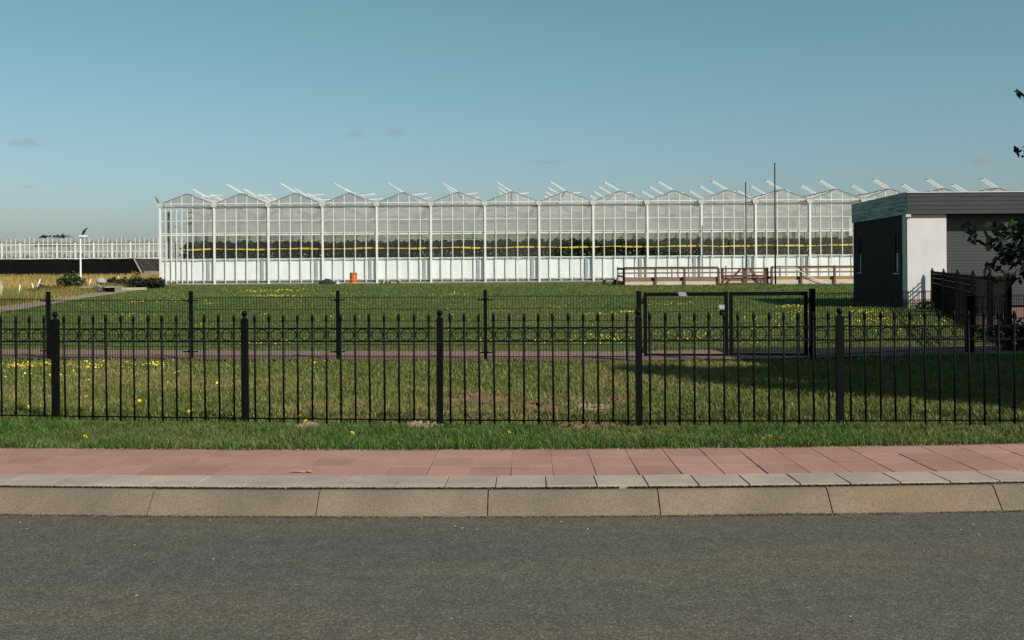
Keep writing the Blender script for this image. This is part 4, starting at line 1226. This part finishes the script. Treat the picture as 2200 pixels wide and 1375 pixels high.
# far tree belt behind the far glasshouse
rng = np.random.default_rng(5); n = 500
pt = np.stack([rng.uniform(-1, 1, n), rng.uniform(-1, 1, n), rng.uniform(0, 1, n)], 1)
for (px, w, top, lab) in ((132, 3.6, 507.5, 'wider dark tree crown peeping over the far glasshouse roof'), (98, 2.2, 509.5, 'smaller dark tree crown peeping over the far glasshouse roof')):
    t = P(px, top, 240); r = rng.random(600) ** .4; u = rng.normal(size=(600, 3)); u /= np.linalg.norm(u, axis=1)[:, None]
    tr_ = thing('far_tree', lab, 'tree', (t.x, 240, .5))
    pt = u * r[:, None] * np.array([w, 3, 2.6]) + np.array([0, 0, t.z - .5 - 2.3])
    v, f, cc = leaf_cloud(pt, .7, np.tile([[.03, .045, .03]], (600, 1)) * rng.uniform(.6, 1.3, (600, 1)), rng)
    place('crown', arrays_mesh('crown', v, f, 4, M['leaf'], cc), tr_)
    mb = MB(); mb.tube([(0, 0, -.5), (0, 0, t.z - 2)], [.3, .15], 7); place('trunk', mb.mesh('trunk', M['soil']), tr_)

# ------------------------------------------------------------------ tree reaching in at the right, and the house beside it (both cast the big shadow)
tb = Vector((7.35 * .93, 9.3, float(gz(7.35, 9.3))))
tree = thing('garden_tree', 'dark leafy tree reaching in at the right edge of the photo', 'tree', tb)
M['bark'] = pm('bark', (.06, .045, .035), (.035, .028, .022), 12, rough=.95, bump=.5, bscale=40)
rng = np.random.default_rng(21)
blobs = [((5.45, 10.0, 1.62), (.72, .6, .34)), ((6.1, 10.1, 1.5), (.7, .6, .36)), ((6.1, 9.6, 1.0), (.7, .6, .4)), ((6.6, 8.9, 1.2), (.8, .6, .5))]
for k in range(60):
    z = rng.uniform(1.2, 5.7); rad = 1.55 * math.sin(min(1, (z - .4) / 2.2) * math.pi / 2) * (1 - max(0, (z - 3.6) / 2.6) ** 1.4)
    a = rng.uniform(0, 6.283); rr_ = rad * math.sqrt(rng.uniform(.15, 1))
    blobs.append(((7.5 + math.cos(a) * rr_ * 1.0, 10 + math.sin(a) * rr_, z), (rng.uniform(.4, .62),) * 2 + (rng.uniform(.35, .5),)))
for e in ((5.19, 9.98, 3.16), (5.20, 10.02, 2.58)):
    blobs.append((e, (.09, .09, .09)))
TK = .93
blobs = [((c[0] * TK, c[1] * TK, EYE + (c[2] - EYE) * TK), r) for c, r in blobs]
pts_ = []; lim = MB(); limbs = []
lim.tube([(0, 0, -.1), (.03, 0, .9), (-.04, .02, 2.2), (.02, 0, 3.8), (0, 0, 5.3)], [.16, .13, .10, .06, .015], 10)
for (c, r) in blobs:
    vol = r[0] * r[1] * r[2]; n = max(14, int(1150 * (vol / .1) ** .75))
    u = rng.normal(size=(n, 3)); u /= np.linalg.norm(u, axis=1)[:, None]
    rad = rng.random(n) ** .5 * (1 + .35 * np.sin(u[:, 0] * 4 + c[2] * 3) * np.cos(u[:, 2] * 5 + c[0] * 7))
    pts_.append(np.array(c) + u * rad[:, None] * np.array(r))
    cv = Vector(c) - tb
    z0 = max(.7, cv.z - math.hypot(cv.x, cv.y) * .5)
    midp = Vector((cv.x * .5, cv.y * .5, lerp(z0, cv.z, .6)))
    limbs.append(((0, 0, z0), midp, cv))
pt = np.concatenate(pts_) - np.array(tb)
colr = np.array([[.015, .027, .012]]) * rng.uniform(.5, 1.5, (len(pt), 1))
v, f, cc = leaf_cloud(pt, .046, colr, rng, .3)
place('crown', arrays_mesh('crown', v, f, 4, M['leaf'], cc), tree)
place('trunk', lim.mesh('trunk', M['bark']), tree)
for l in limbs:
    mb = MB(); mb.tube(l, [.035, .022, .008], 6); place('branch', mb.mesh('branch', M['bark']), tree)

hs = thing('house', 'flat-roofed brick house beside the garden tree outside the photo', 'building', (14, 9, .1))
hx0, hx1, hy0, hy1, hz = 9.0, 22.0, 5.6, 13.1, 6.05
mb = MB(); mb.box(hx0 + .3, hx1, hy0 + .3, hy1 - .3, -.2, hz - .42); mb.build('wall', M['darkbrickx'], hs)
mb = MB(); mb.box(hx0, hx1 + .3, hy0, hy1, hz - .4, hz); mb.build('roof', M['offwhite'], hs)
for (y0, y1, z0, z1) in ((7, 8.6, 1, 2.3), (10, 11.6, 1, 2.3), (7, 8.6, 3.6, 4.9), (10, 11.6, 3.6, 4.9)):
    mb = MB(); mb.box(hx0 + .24, hx0 + .298, y0, y1, z0, z1); w = mb.build('window', M['white'], hs)
    mb = MB(); mb.box(hx0 + .22, hx0 + .239, y0 + .08, y1 - .08, z0 + .08, z1 - .08); mb.build('pane', M['black'], w)
mb = MB(); mb.box(hx0 + .24, hx0 + .298, 9.0, 9.75, .0, 2.1); dd = mb.build('door', M['redwood'], hs)
mb = MB(); mb.tube([(hx0 + .2, 9.1, 1.0), (hx0 + .2, 9.2, 1.0)], .012, 6); mb.build('handle', M['zinc'], dd)
# low dark hedge behind the wire fence corner
for k, (x, y, lab) in enumerate(((9.35, 18.1, 'dark hedge bush at the corner of the wire fence'), (10.4, 18.3, 'dark hedge bush just right of the wire fence corner'), (11.6, 18.4, 'dark hedge bush farthest right along the wire fence'))):
    foliage('hedge_bush', lab, 'bush', (x, y, float(gz(x, y))), .75, .5, .33, 700, .06, (.010, .018, .008), (.03, .045, .018), 70 + k, 0, 'hedge bushes by the wire fence corner')
foliage('weed_tuft', 'dark weeds growing at the foot of the white pier', 'weeds', (14.6, 34.2, -.05), .9, .4, .16, 260, .07, (.02, .035, .012), (.04, .07, .02), 77)

# ------------------------------------------------------------------ mole hills and bare patches
hills = [((1012, 862), 1.0, .34, .075, 'soil', 'broad brown molehill left of the other molehills in the lawn'), ((1155, 874), .62, .26, .05, 'soil', 'long brown molehill in the middle of the lawn'), ((1275, 877), .34, .2, .03, 'sandsoil', 'flat faded molehill near the railing'),
         ((1332, 861), .30, .22, .06, 'soil', 'small steep molehill beside the third ball-topped post'), ((240, 816), .42, .3, .05, 'soil', 'small molehill behind the leftmost railing panel'), ((1256, 919), .62, .14, .045, 'soil', 'crumbly brown soil heap on the verge under the railing'),
         ((905, 916), .34, .10, .03, 'sandsoil', 'pale sandy bare spot under the railing left of a post'), ((664, 919), .20, .11, .035, 'sandsoil', 'pale sandy mound on the verge below the second railing panel')]
hillpos = []
for k, ((px, py), w, d, h, mt, lab) in enumerate(hills):
    p = G(px, py); t = thing('molehill', lab, 'molehill', p, 'molehills')
    sc_ = p.y / 8.4 * .0 + 1
    mb = heap('x', p.x, p.y, w * (p.y / 9.5), d * 2.2, h, None, 60 + k, 16, 5, rough=.5); mb.build('mound', M[mt], t)
    hillpos.append((p.x, p.y, w * (p.y / 9.5) / 2, d * 1.1))
    mb = MB(); rr = random.Random(k)
    for j in range(40):
        a = rr.uniform(0, 6.28); q = rr.random() ** .5
        x = p.x + math.cos(a) * q * w * .55; y = p.y + math.sin(a) * q * d; s_ = rr.uniform(.006, .016)
        z = p.z + h * max(.05, (1 - q)) + s_ * .6
        mb.hexa([(x - s_, y - s_, z - s_), (x + s_, y - s_ * .7, z - s_), (x + s_ * .8, y + s_, z - s_), (x - s_, y + s_ * .6, z - s_), (x - s_ * .5, y - s_ * .6, z + s_), (x + s_ * .6, y - s_ * .5, z + s_ * .7), (x + s_ * .5, y + s_ * .5, z + s_), (x - s_ * .6, y + s_ * .5, z + s_ * .6)])
    mb.build('clods', M[mt], t, kind='stuff')

# ------------------------------------------------------------------ grass
def blades(n, x, y, z, h, w, lean, cols, rng, seg2=True):
    """bent blades: 2 or 1 triangles pairs; base quad + tip"""
    a = rng.uniform(0, 2 * math.pi, n); dx, dy = np.cos(a), np.sin(a)
    la = rng.uniform(0, 2 * math.pi, n); ln = lean * h * rng.uniform(.2, 1.0, n)
    lx, ly = np.cos(la) * ln, np.sin(la) * ln
    if seg2:
        v = np.empty((n, 5, 3))
        v[:, 0] = np.stack([x - dx * w / 2, y - dy * w / 2, z], 1); v[:, 1] = np.stack([x + dx * w / 2, y + dy * w / 2, z], 1)
        v[:, 2] = np.stack([x + dx * w * .42 + lx * .35, y + dy * w * .42 + ly * .35, z + h * .6], 1)
        v[:, 3] = np.stack([x - dx * w * .42 + lx * .35, y - dy * w * .42 + ly * .35, z + h * .6], 1)
        v[:, 4] = np.stack([x + lx, y + ly, z + h], 1)
        b = (np.arange(n) * 5)[:, None]
        f = np.concatenate([b + np.array([[0, 1, 2]]), b + np.array([[0, 2, 3]]), b + np.array([[3, 2, 4]])], 1).ravel()
        return v.reshape(-1, 3), f, np.repeat(cols, 5, axis=0)
    v = np.empty((n, 3, 3))
    v[:, 0] = np.stack([x - dx * w / 2, y - dy * w / 2, z], 1); v[:, 1] = np.stack([x + dx * w / 2, y + dy * w / 2, z], 1)
    v[:, 2] = np.stack([x + lx, y + ly, z + h], 1)
    return v.reshape(-1, 3), np.arange(n * 3), np.repeat(cols, 3, axis=0)

def grass_cols(x, y, rng, n, base, lightc, straw, ps, thr, amt):
    p = vnoise(x * ps, y * ps, 11) * .55 + vnoise(x * ps * 2.7, y * ps * 2.7, 12) * .30 + vnoise(x * ps * 8, y * ps * 8, 13) * .15
    t = rng.random((n, 1))
    c = np.array([base]) * (1 - t) + np.array([lightc]) * t
    s = np.clip((p - thr) / .16, 0, 1) * amt
    s = np.where(rng.random(n) < .06, .9, s * rng.uniform(.4, 1, n))[:, None]
    c = c * (1 - s) + np.array([straw]) * s
    cl_ = .62 + .76 * (vnoise(x * 6.5, y * 6.5, 17) * .6 + vnoise(x * 19, y * 19, 18) * .4)      # darker and lighter tufts
    return c * rng.uniform(.72, 1.28, (n, 1)) * cl_[:, None]

def clear_hills(x, y):
    k = np.ones(len(x), bool)
    for hx, hy, rx, ry in hillpos:
        q = ((x - hx) / rx) ** 2 + ((y - hy) / ry) ** 2
        k &= (q > .55 + .5 * RNG.random(len(x)))
    return k

# verge between pavement and railing
n = 105000
s = RNG.uniform(-6.0, 5.4, n); o = RNG.uniform(1.262, 2.95, n)
a = s / RR
edge = 1.285 + .028 * (vnoise(s * 9, s * 0, 4) - .3) + .02 * vnoise(s * 31, s * 0, 5)
x = XC + (RR - o) * np.sin(a); y = YC - (RR - o) * np.cos(a)
fy = np.interp(x, [p.x for p in pts], [p.y for p in pts])
k = (o > edge) & (y < fy + .02) & clear_hills(x, y)
x, y, o = x[k], y[k], o[k]; n = len(x)
h = (.028 + .040 * vnoise(x * 3, y * 3, 8)) * RNG.uniform(.6, 1.35, n) * np.clip((o - 1.24) / .06, .45, 1)
fd = np.abs(y - np.interp(x, [p.x for p in pts], [p.y for p in pts])); h = h * np.clip(.35 + fd / .22, .35, 1)
cl = grass_cols(x, y, RNG, n, (.046, .096, .016), (.102, .172, .034), (.22, .19, .075), .9, .54, .4)
v, f, cc = blades(n, x, y, gz(x, y) - .012, h, RNG.uniform(.0035, .0068, n), 1.1, cl, RNG)
og = place('verge_grass', arrays_mesh('verge_grass', v, f, 3, M['grass'], cc), kind='stuff')
og['label'] = 'thick green grass strip between the red pavement and the railing'; og['category'] = 'grass'

# front lawn between railing and path
def lawn_patch(n, d0, d1, hmin, hmax, wid, base, lightc, straw, ps, thr, amt, name, label, seg2, cond=None):
    u = RNG.random(n); d = d0 * (d1 / d0) ** u            # constant density on screen
    x = RNG.uniform(-1, 1, n) * (.54 * d + .6)
    y = d
    k = clear_hills(x, y)
    if cond is not None: k &= cond(x, y)
    x, y = x[k], y[k]; n = len(x)
    h = lerp(hmin, hmax, vnoise(x * 1.7, y * 1.7, 8)) * RNG.uniform(.6, 1.4, n) * (1 + .25 * (y / d0 - 1))
    fd = np.abs(y - np.interp(x, [p.x for p in pts], [p.y for p in pts])); h = h * np.clip(.4 + fd / .25, .4, 1)
    cl = grass_cols(x, y, RNG, n, base, lightc, straw, ps, thr, amt)
    v, f, cc = blades(n, x, y, gz(x, y) - .012, h, wid * (y / d0) * RNG.uniform(.7, 1.3, n), .9, cl, RNG, seg2)
    o = place(name, arrays_mesh(name, v, f, 3, M['grass'], cc), kind='stuff')
    o['label'] = label; o['category'] = 'grass'
pfx = [a for a, b in pth]; pfy = [b for a, b in pth]
lawn_patch(150000, 8.05, 17.6, .030, .060, .0062, (.076, .104, .021), (.162, .188, .046), (.27, .22, .082), .55, .44, .75, 'lawn_grass', 'mown lawn with straw-coloured patches between the railing and the brick path', True,
           lambda x, y: (y > np.interp(x, [p.x for p in pts], [p.y for p in pts]) + .02) & (y < np.interp(x, pfx, pfy) + .02 + .05 * RNG.random(len(x))))
lawn_patch(200000, 17.5, 84, .030, .055, .012, (.054, .098, .018), (.114, .168, .037), (.19, .18, .06), .12, .50, .5, 'far_lawn_grass', 'wide green lawn stretching from the brick path to the glasshouse', False,
           lambda x, y: (y > np.interp(x, pfx, pfy) + 1.85) & (x > trkx(np.clip(y, 12, 87)) + .5) & ~((x > 13.7) & (y > 35) & (y < 41.8)) & ~((y > 18.9) & (y < 35.4) & (x > 9.5 + (y - 18.9) * .37)) & ~((y > 77.2) & (y < 84) & (x > 8.5)))
# golden field
n = 90000
u = RNG.random(n); y = 30 * (139 / 30) ** u
x = RNG.uniform(-.62, -.20, n) * y - 2
k = (x < trkx(np.clip(y, 12, 87)) - .6 - .8 * RNG.random(n)) & ~((y > 84) & (x > -31.8)); x, y = x[k], y[k]; n = len(x)
p = vnoise(x * .11, y * .05, 31) * .6 + vnoise(x * .4, y * .2, 32) * .4
g = np.clip((p - .40) / .2, 0, 1)[:, None]
cl = np.array([[.20, .19, .05]]) * (1 - g) + np.array([[.46, .32, .11]]) * g
r_ = (RNG.random((n, 1)) < .16) * 1.0
cl = cl * (1 - r_ * .7) + np.array([[.30, .15, .05]]) * r_ * .7
near = np.clip((52 - y) / 10, 0, 1)[:, None]
cl = (cl * (1 - near * .6) + np.array([[.12, .13, .035]]) * near * .5) * RNG.uniform(.65, 1.3, (n, 1))
h = RNG.uniform(.22, .55, n) * (1 + .25 * np.clip((y - 60) / 60, 0, 1))
v, f, cc = blades(n, x, y, gz(x, y) + .25 * np.clip((y - 60) / 60, 0, 1), h, .00055 * y + .01, .7, cl, RNG, False)
o = place('field_grass', arrays_mesh('field_grass', v, f, 3, M['grass'], cc), kind='stuff'); o['label'] = 'tall golden and olive grass of the rough field'; o['category'] = 'grass'

# weeds along the kerb foot, moss in the kerb joint, straw along the grass edge
n = 1500
s = np.concatenate([RNG.normal(-1.9, .25, 260), RNG.normal(.85, .22, 520), RNG.normal(2.6, .5, 260), RNG.uniform(-4.2, 4.2, 460)]); n = len(s)
q = np.array([tuple(arc(k, RNG.uniform(-.014, .004), .0)) for k in s])
g = RNG.random((n, 1)); cl = np.array([[.13, .12, .045]]) * g + np.array([[.06, .085, .025]]) * (1 - g)
v, f, cc = blades(n, q[:, 0], q[:, 1], q[:, 2], RNG.uniform(.004, .020, n), RNG.uniform(.003, .006, n), 1.2, cl, RNG, False)
o = place('gutter_weeds', arrays_mesh('gutter_weeds', v, f, 3, M['grass'], cc), kind='stuff'); o['label'] = 'tiny dry weeds growing where the kerb meets the asphalt'; o['category'] = 'weeds'
n = 22000
s = RNG.uniform(-4.3, 4.3, n); dn = vnoise(s * 2.2, s * 0, 6) * .6 + vnoise(s * 8, s * 0, 7) * .4
k = dn > .08; s = s[k]; n = len(s)
q = np.array([tuple(arc(a_, b_, c_)) for a_, b_, c_ in zip(s, RNG.uniform(.142, .157, n), RNG.uniform(.122, .140, n))])
g = RNG.random((n, 1)) * vnoise(s * 3, s * 0, 9)[:, None]
cl = np.array([[.040, .030, .018]]) * (1 - g) + np.array([[.085, .080, .030]]) * g
v, f, cc = leaf_cloud(q, .0062, cl, RNG)
o = place('moss', arrays_mesh('moss', v, f, 4, M['leaf'], cc), kind='stuff'); o['label'] = 'dark moss filling the joint below the grey border slabs'; o['category'] = 'moss'
n = 9000
s = RNG.uniform(-4.4, 4.4, n); k = vnoise(s * 1.7, s * 0, 41) * .6 + vnoise(s * 6, s * 0, 42) * .4 > .30; s = s[k]; n = len(s)
q = np.array([tuple(arc(a_, -abs(b_), .004 + .003 * c_)) for a_, b_, c_ in zip(s, RNG.normal(0, .011, n), RNG.random(n))])
cl = np.array([[.30, .24, .17]]) * RNG.uniform(.5, 1.15, (n, 1))
v, f, cc = leaf_cloud(q, .0055, cl, RNG, 3.0)
o = place('gutter_sand', arrays_mesh('gutter_sand', v, f, 4, M['leaf'], cc), kind='stuff'); o['label'] = 'pale sand grit gathered along the foot of the kerb'; o['category'] = 'sand'
n = 2600
s = RNG.uniform(-4.6, 4.6, n); q = np.array([tuple(arc(a_, b_, .1645)) for a_, b_ in zip(s, RNG.normal(1.272, .013, n))])
cl = np.array([[.36, .27, .15]]) * RNG.uniform(.4, 1.1, (n, 1))
v, f, cc = leaf_cloud(q, .008, cl, RNG, 2.5)
o = place('straw_litter', arrays_mesh('straw_litter', v, f, 4, M['leaf'], cc), kind='stuff'); o['label'] = 'dry straw litter along the edge of the grass verge'; o['category'] = 'litter'

# ------------------------------------------------------------------ dandelions
def dandelion_mesh():
    mb = MB(); rr = random.Random(2)
    for ring_, (rad, zz, m) in enumerate(((.017, 0, 14), (.012, .004, 11), (.006, .007, 7))):
        for k in range(m):
            a = 2 * math.pi * k / m + ring_; c_, s_ = math.cos(a), math.sin(a)
            w = .0035
            mb.poly([(0, 0, zz), (c_ * rad * .6 - s_ * w, s_ * rad * .6 + c_ * w, zz + .004), (c_ * rad, s_ * rad, zz + .002 + rr.uniform(0, .003)), (c_ * rad * .6 + s_ * w, s_ * rad * .6 - c_ * w, zz + .004)])
    return mb.mesh('flower_head', M['yellow'])
dh = dandelion_mesh()
mb = MB(); mb.tube([(0, 0, -.075), (.003, 0, -.03), (0, 0, 0)], [.0022, .002, .0016], 5); ds = mb.mesh('stem', M['stem'])
near = [((183, 941), 'dandelion alone on the verge left of the first ball-topped post'), ((757, 932), 'dandelion on the verge below the second railing panel'), ((1171, 917), 'dandelion just under the railing left of the crumbly soil heap'), ((1093, 933), 'dandelion on the verge below the third railing panel'),
        ((1653, 936), 'topmost dandelion of the small group on the verge'), ((1640, 950), 'lowest dandelion of the small group on the verge'), ((1677, 945), 'dandelion right of the small verge group'),
        ((60, 875), 'dandelion left of a pair behind the first railing panel'), ((84, 872), 'dandelion right of a pair behind the first railing panel'), ((406, 882), 'dandelion close behind the railing near the second post'), ((645, 897), 'dandelion touching the bottom rail of the second panel'), ((657, 902), 'lower dandelion touching the bottom rail of the second panel'),
        ((186, 850), 'pale dandelion in the lawn behind the first full panel'), ((300, 860), 'dandelion in the lawn centred behind the first full panel')]
for (px, py), lab in near:
    p = P(px, py, 1); p = G(px, py + 18)
    t = thing('dandelion', lab, 'flower', p, 'dandelions near the railing')
    hh = random.uniform(.055, .085); sc_ = random.uniform(1.0, 1.35)
    place('flower_head', dh, t, (0, 0, hh), (random.uniform(.3, .9), random.uniform(-.3, .3), random.uniform(0, 6)), scale=(sc_,) * 3)
    place('stem', ds, t, (0, 0, hh))
clusters = [(40, 790, 60, 45, 6), (110, 787, 40, 40, 6), (190, 790, 26, 40, 8), (300, 790, 22, 60, 6), (330, 788, 12, 20, 4), (60, 810, 14, 60, 10), (150, 820, 10, 90, 20), (380, 830, 6, 100, 25), (680, 785, 12, 60, 6), (500, 800, 8, 160, 20),
            (560, 742, 26, 45, 3), (620, 738, 14, 30, 4), (430, 700, 14, 40, 6), (250, 680, 16, 60, 6), (300, 683, 14, 50, 5), (290, 650, 26, 40, 4), (380, 648, 30, 60, 4), (560, 626, 46, 70, 3), (590, 637, 60, 60, 2.5), (620, 624, 26, 40, 2), (460, 655, 20, 40, 6), (180, 655, 10, 40, 8),
            (740, 630, 14, 30, 3), (985, 633, 16, 25, 4), (700, 690, 16, 160, 20), (850, 680, 18, 120, 25), (1190, 662, 16, 40, 4), (1270, 676, 22, 40, 3), (1350, 672, 34, 30, 4), (1450, 655, 20, 50, 3), (1200, 735, 40, 80, 6), (1310, 735, 40, 70, 6), (1290, 725, 24, 60, 6), (1480, 725, 46, 80, 10), (1510, 690, 20, 90, 8), (990, 712, 10, 50, 10), (1050, 735, 22, 60, 6),
            (1705, 660, 60, 45, 4), (1720, 672, 44, 40, 4), (1660, 685, 40, 60, 10), (1680, 705, 40, 90, 12), (1850, 672, 70, 60, 5), (1880, 690, 90, 70, 8), (1900, 708, 60, 70, 8), (1830, 690, 50, 40, 14), (1960, 695, 20, 60, 12), (2030, 700, 10, 40, 16), (1600, 740, 14, 60, 6), (620, 705, 30, 300, 40), (1100, 690, 26, 250, 40), (900, 640, 26, 200, 15)]
P_ = []
for (cx, cy, m, sx, sy) in clusters:
    for _ in range(int(m * 1.1)):
        px, py = random.gauss(cx, sx * .5), random.gauss(cy, sy * .55)
        if py < 618: continue
        g_ = G(px, py)
        if g_.y > 85: continue
        P_.append((g_.x, g_.y, g_.z + random.uniform(.03, .06), g_.y))
P_ = np.array(P_); n = len(P_)
ang = np.linspace(0, 2 * math.pi, 7)[:-1]
sz = np.maximum(.0125, .00044 * P_[:, 3]) * RNG.uniform(.7, 1.2, n)
tx = RNG.normal(0, .35, (n, 2)) + np.array([[0, -.4]])
v = np.empty((n, 6, 3))
for i, a in enumerate(ang):
    ox, oy = np.cos(a) * sz, np.sin(a) * sz
    v[:, i, 0] = P_[:, 0] + ox; v[:, i, 1] = P_[:, 1] + oy; v[:, i, 2] = P_[:, 2] + ox * tx[:, 0] + oy * -tx[:, 1] + sz * .3
o = place('dandelion_flowers', arrays_mesh('dandelion_flowers', v.reshape(-1, 3), np.arange(n * 6), 6, M['yellow']), kind='stuff'); o['label'] = 'scattered yellow dandelions dotting the lawns in patches'; o['category'] = 'flowers'

# dry leaf on the pavement, pebbles and bits on the road
for (px, py, w, lab) in ((640, 1016, .06, 'long dry straw wisp lying on the red tiles'), (662, 1019, .025, 'curled dry leaf beside the straw wisp on the tiles')):
    sx = (px - 1100) / 335.0; sa_, _o = arc_of(sx, 6.32); q = arc(sa_, .53, .157)
    mb = MB()
    for k in range(5):
        t = k / 4; mb.v += [(q.x - w + 2 * w * t, q.y - .008 * math.sin(t * 3.1), q.z + .004 * math.sin(t * 6)), (q.x - w + 2 * w * t, q.y + .014 * math.sin(t * 3.1), q.z + .006 + .006 * math.sin(t * 4))]
    for k in range(4): mb.face([2 * k, 2 * k + 2, 2 * k + 3, 2 * k + 1])
    tag(mb.build('dry_leaf', pm('dry_leaf', (.36, .21, .125), (.26, .14, .08), 20, rough=.9)), lab, 'leaf')

# ------------------------------------------------------------------ faint wisps of cloud
def cloudmat():
    m = bpy.data.materials.new('thin_cloud'); m.use_nodes = True
    nt = m.node_tree; N, L = nt.nodes, nt.links
    N.remove(N['Principled BSDF'])
    v = N.new('ShaderNodeVolumePrincipled'); v.inputs['Color'].default_value = (.50, .46, .49, 1)
    tc = N.new('ShaderNodeTexCoord')
    ln = N.new('ShaderNodeVectorMath'); ln.operation = 'LENGTH'; L.new(tc.outputs['Object'], ln.inputs[0])
    mr = N.new('ShaderNodeMapRange'); mr.inputs['From Min'].default_value = 1.0; mr.inputs['From Max'].default_value = .2
    L.new(ln.outputs['Value'], mr.inputs['Value'])
    nz = N.new('ShaderNodeTexNoise'); nz.inputs['Scale'].default_value = 2.2; nz.inputs['Detail'].default_value = 4
    oi = N.new('ShaderNodeObjectInfo'); ad = N.new('ShaderNodeVectorMath'); ad.operation = 'ADD'
    L.new(tc.outputs['Object'], ad.inputs[0]); L.new(oi.outputs['Location'], ad.inputs[1]); L.new(ad.outputs[0], nz.inputs['Vector'])
    m2 = N.new('ShaderNodeMapRange'); m2.inputs['From Min'].default_value = .38; m2.inputs['From Max'].default_value = .66
    L.new(nz.outputs['Fac'], m2.inputs['Value'])
    mu = N.new('ShaderNodeMath'); mu.operation = 'MULTIPLY'; L.new(mr.outputs[0], mu.inputs[0]); L.new(m2.outputs[0], mu.inputs[1])
    m3 = N.new('ShaderNodeMath'); m3.operation = 'MULTIPLY'; m3.inputs[1].default_value = .032; L.new(mu.outputs[0], m3.inputs[0])
    L.new(m3.outputs[0], v.inputs['Density']); L.new(v.outputs[0], N['Material Output'].inputs['Volume'])
    return m
cmat = cloudmat()
mb = MB(); mb.lathe([(math.sin(math.pi * k / 12) + .001, -math.cos(math.pi * k / 12)) for k in range(13)], n=18); cme = mb.mesh('cloud', cmat)
for (px, py, w, h, lab) in ((57, 306, 92, 26, 'faint grey cloud wisp above the golden field'), (765, 288, 52, 18, 'left wisp of the pair of thin clouds above the glasshouse'), (850, 285, 44, 20, 'right wisp of the pair of thin clouds above the glasshouse'), (1180, 347, 80, 12, 'thin flat cloud streak low above the middle bays'), (2110, 345, 76, 24, 'faint cloud wisp above the garage roof'), (60, 402, 30, 9, 'tiny cloud speck low above the far glasshouse')):
    p = P(px, py, 1500); k = 1500 / F
    tag(place('cloud', cme, None, p, scale=(w / 2 * k * 1.15, 22, h / 2 * k * 1.15)), lab, 'cloud')

# loose grit and crumbs on the carriageway
mb = MB(); rr = random.Random(9)
for k in range(120):
    s_ = rr.uniform(-4.2, 4.2); o_ = -abs(rr.gauss(0, .5)) - .01 if k % 3 else rr.uniform(-2.2, -.02)
    q = arc(s_, o_, .004 - o_ * .012); r_ = rr.uniform(.002, .0055)
    mb.cm = 0 if rr.random() < .55 else 1
    mb.hexa([(q.x - r_, q.y - r_, q.z), (q.x + r_ * 1.4, q.y - r_ * .8, q.z), (q.x + r_, q.y + r_, q.z), (q.x - r_ * 1.2, q.y + r_ * .7, q.z), (q.x - r_ * .6, q.y - r_ * .5, q.z + r_), (q.x + r_ * .7, q.y - r_ * .4, q.z + r_ * .8), (q.x + r_ * .5, q.y + r_ * .5, q.z + r_), (q.x - r_ * .6, q.y + r_ * .4, q.z + r_ * .7)])
o = mb.build('road_grit', [M['slab'], M['bed']], kind='stuff'); o['label'] = 'loose grit scattered on the asphalt'; o['category'] = 'grit'
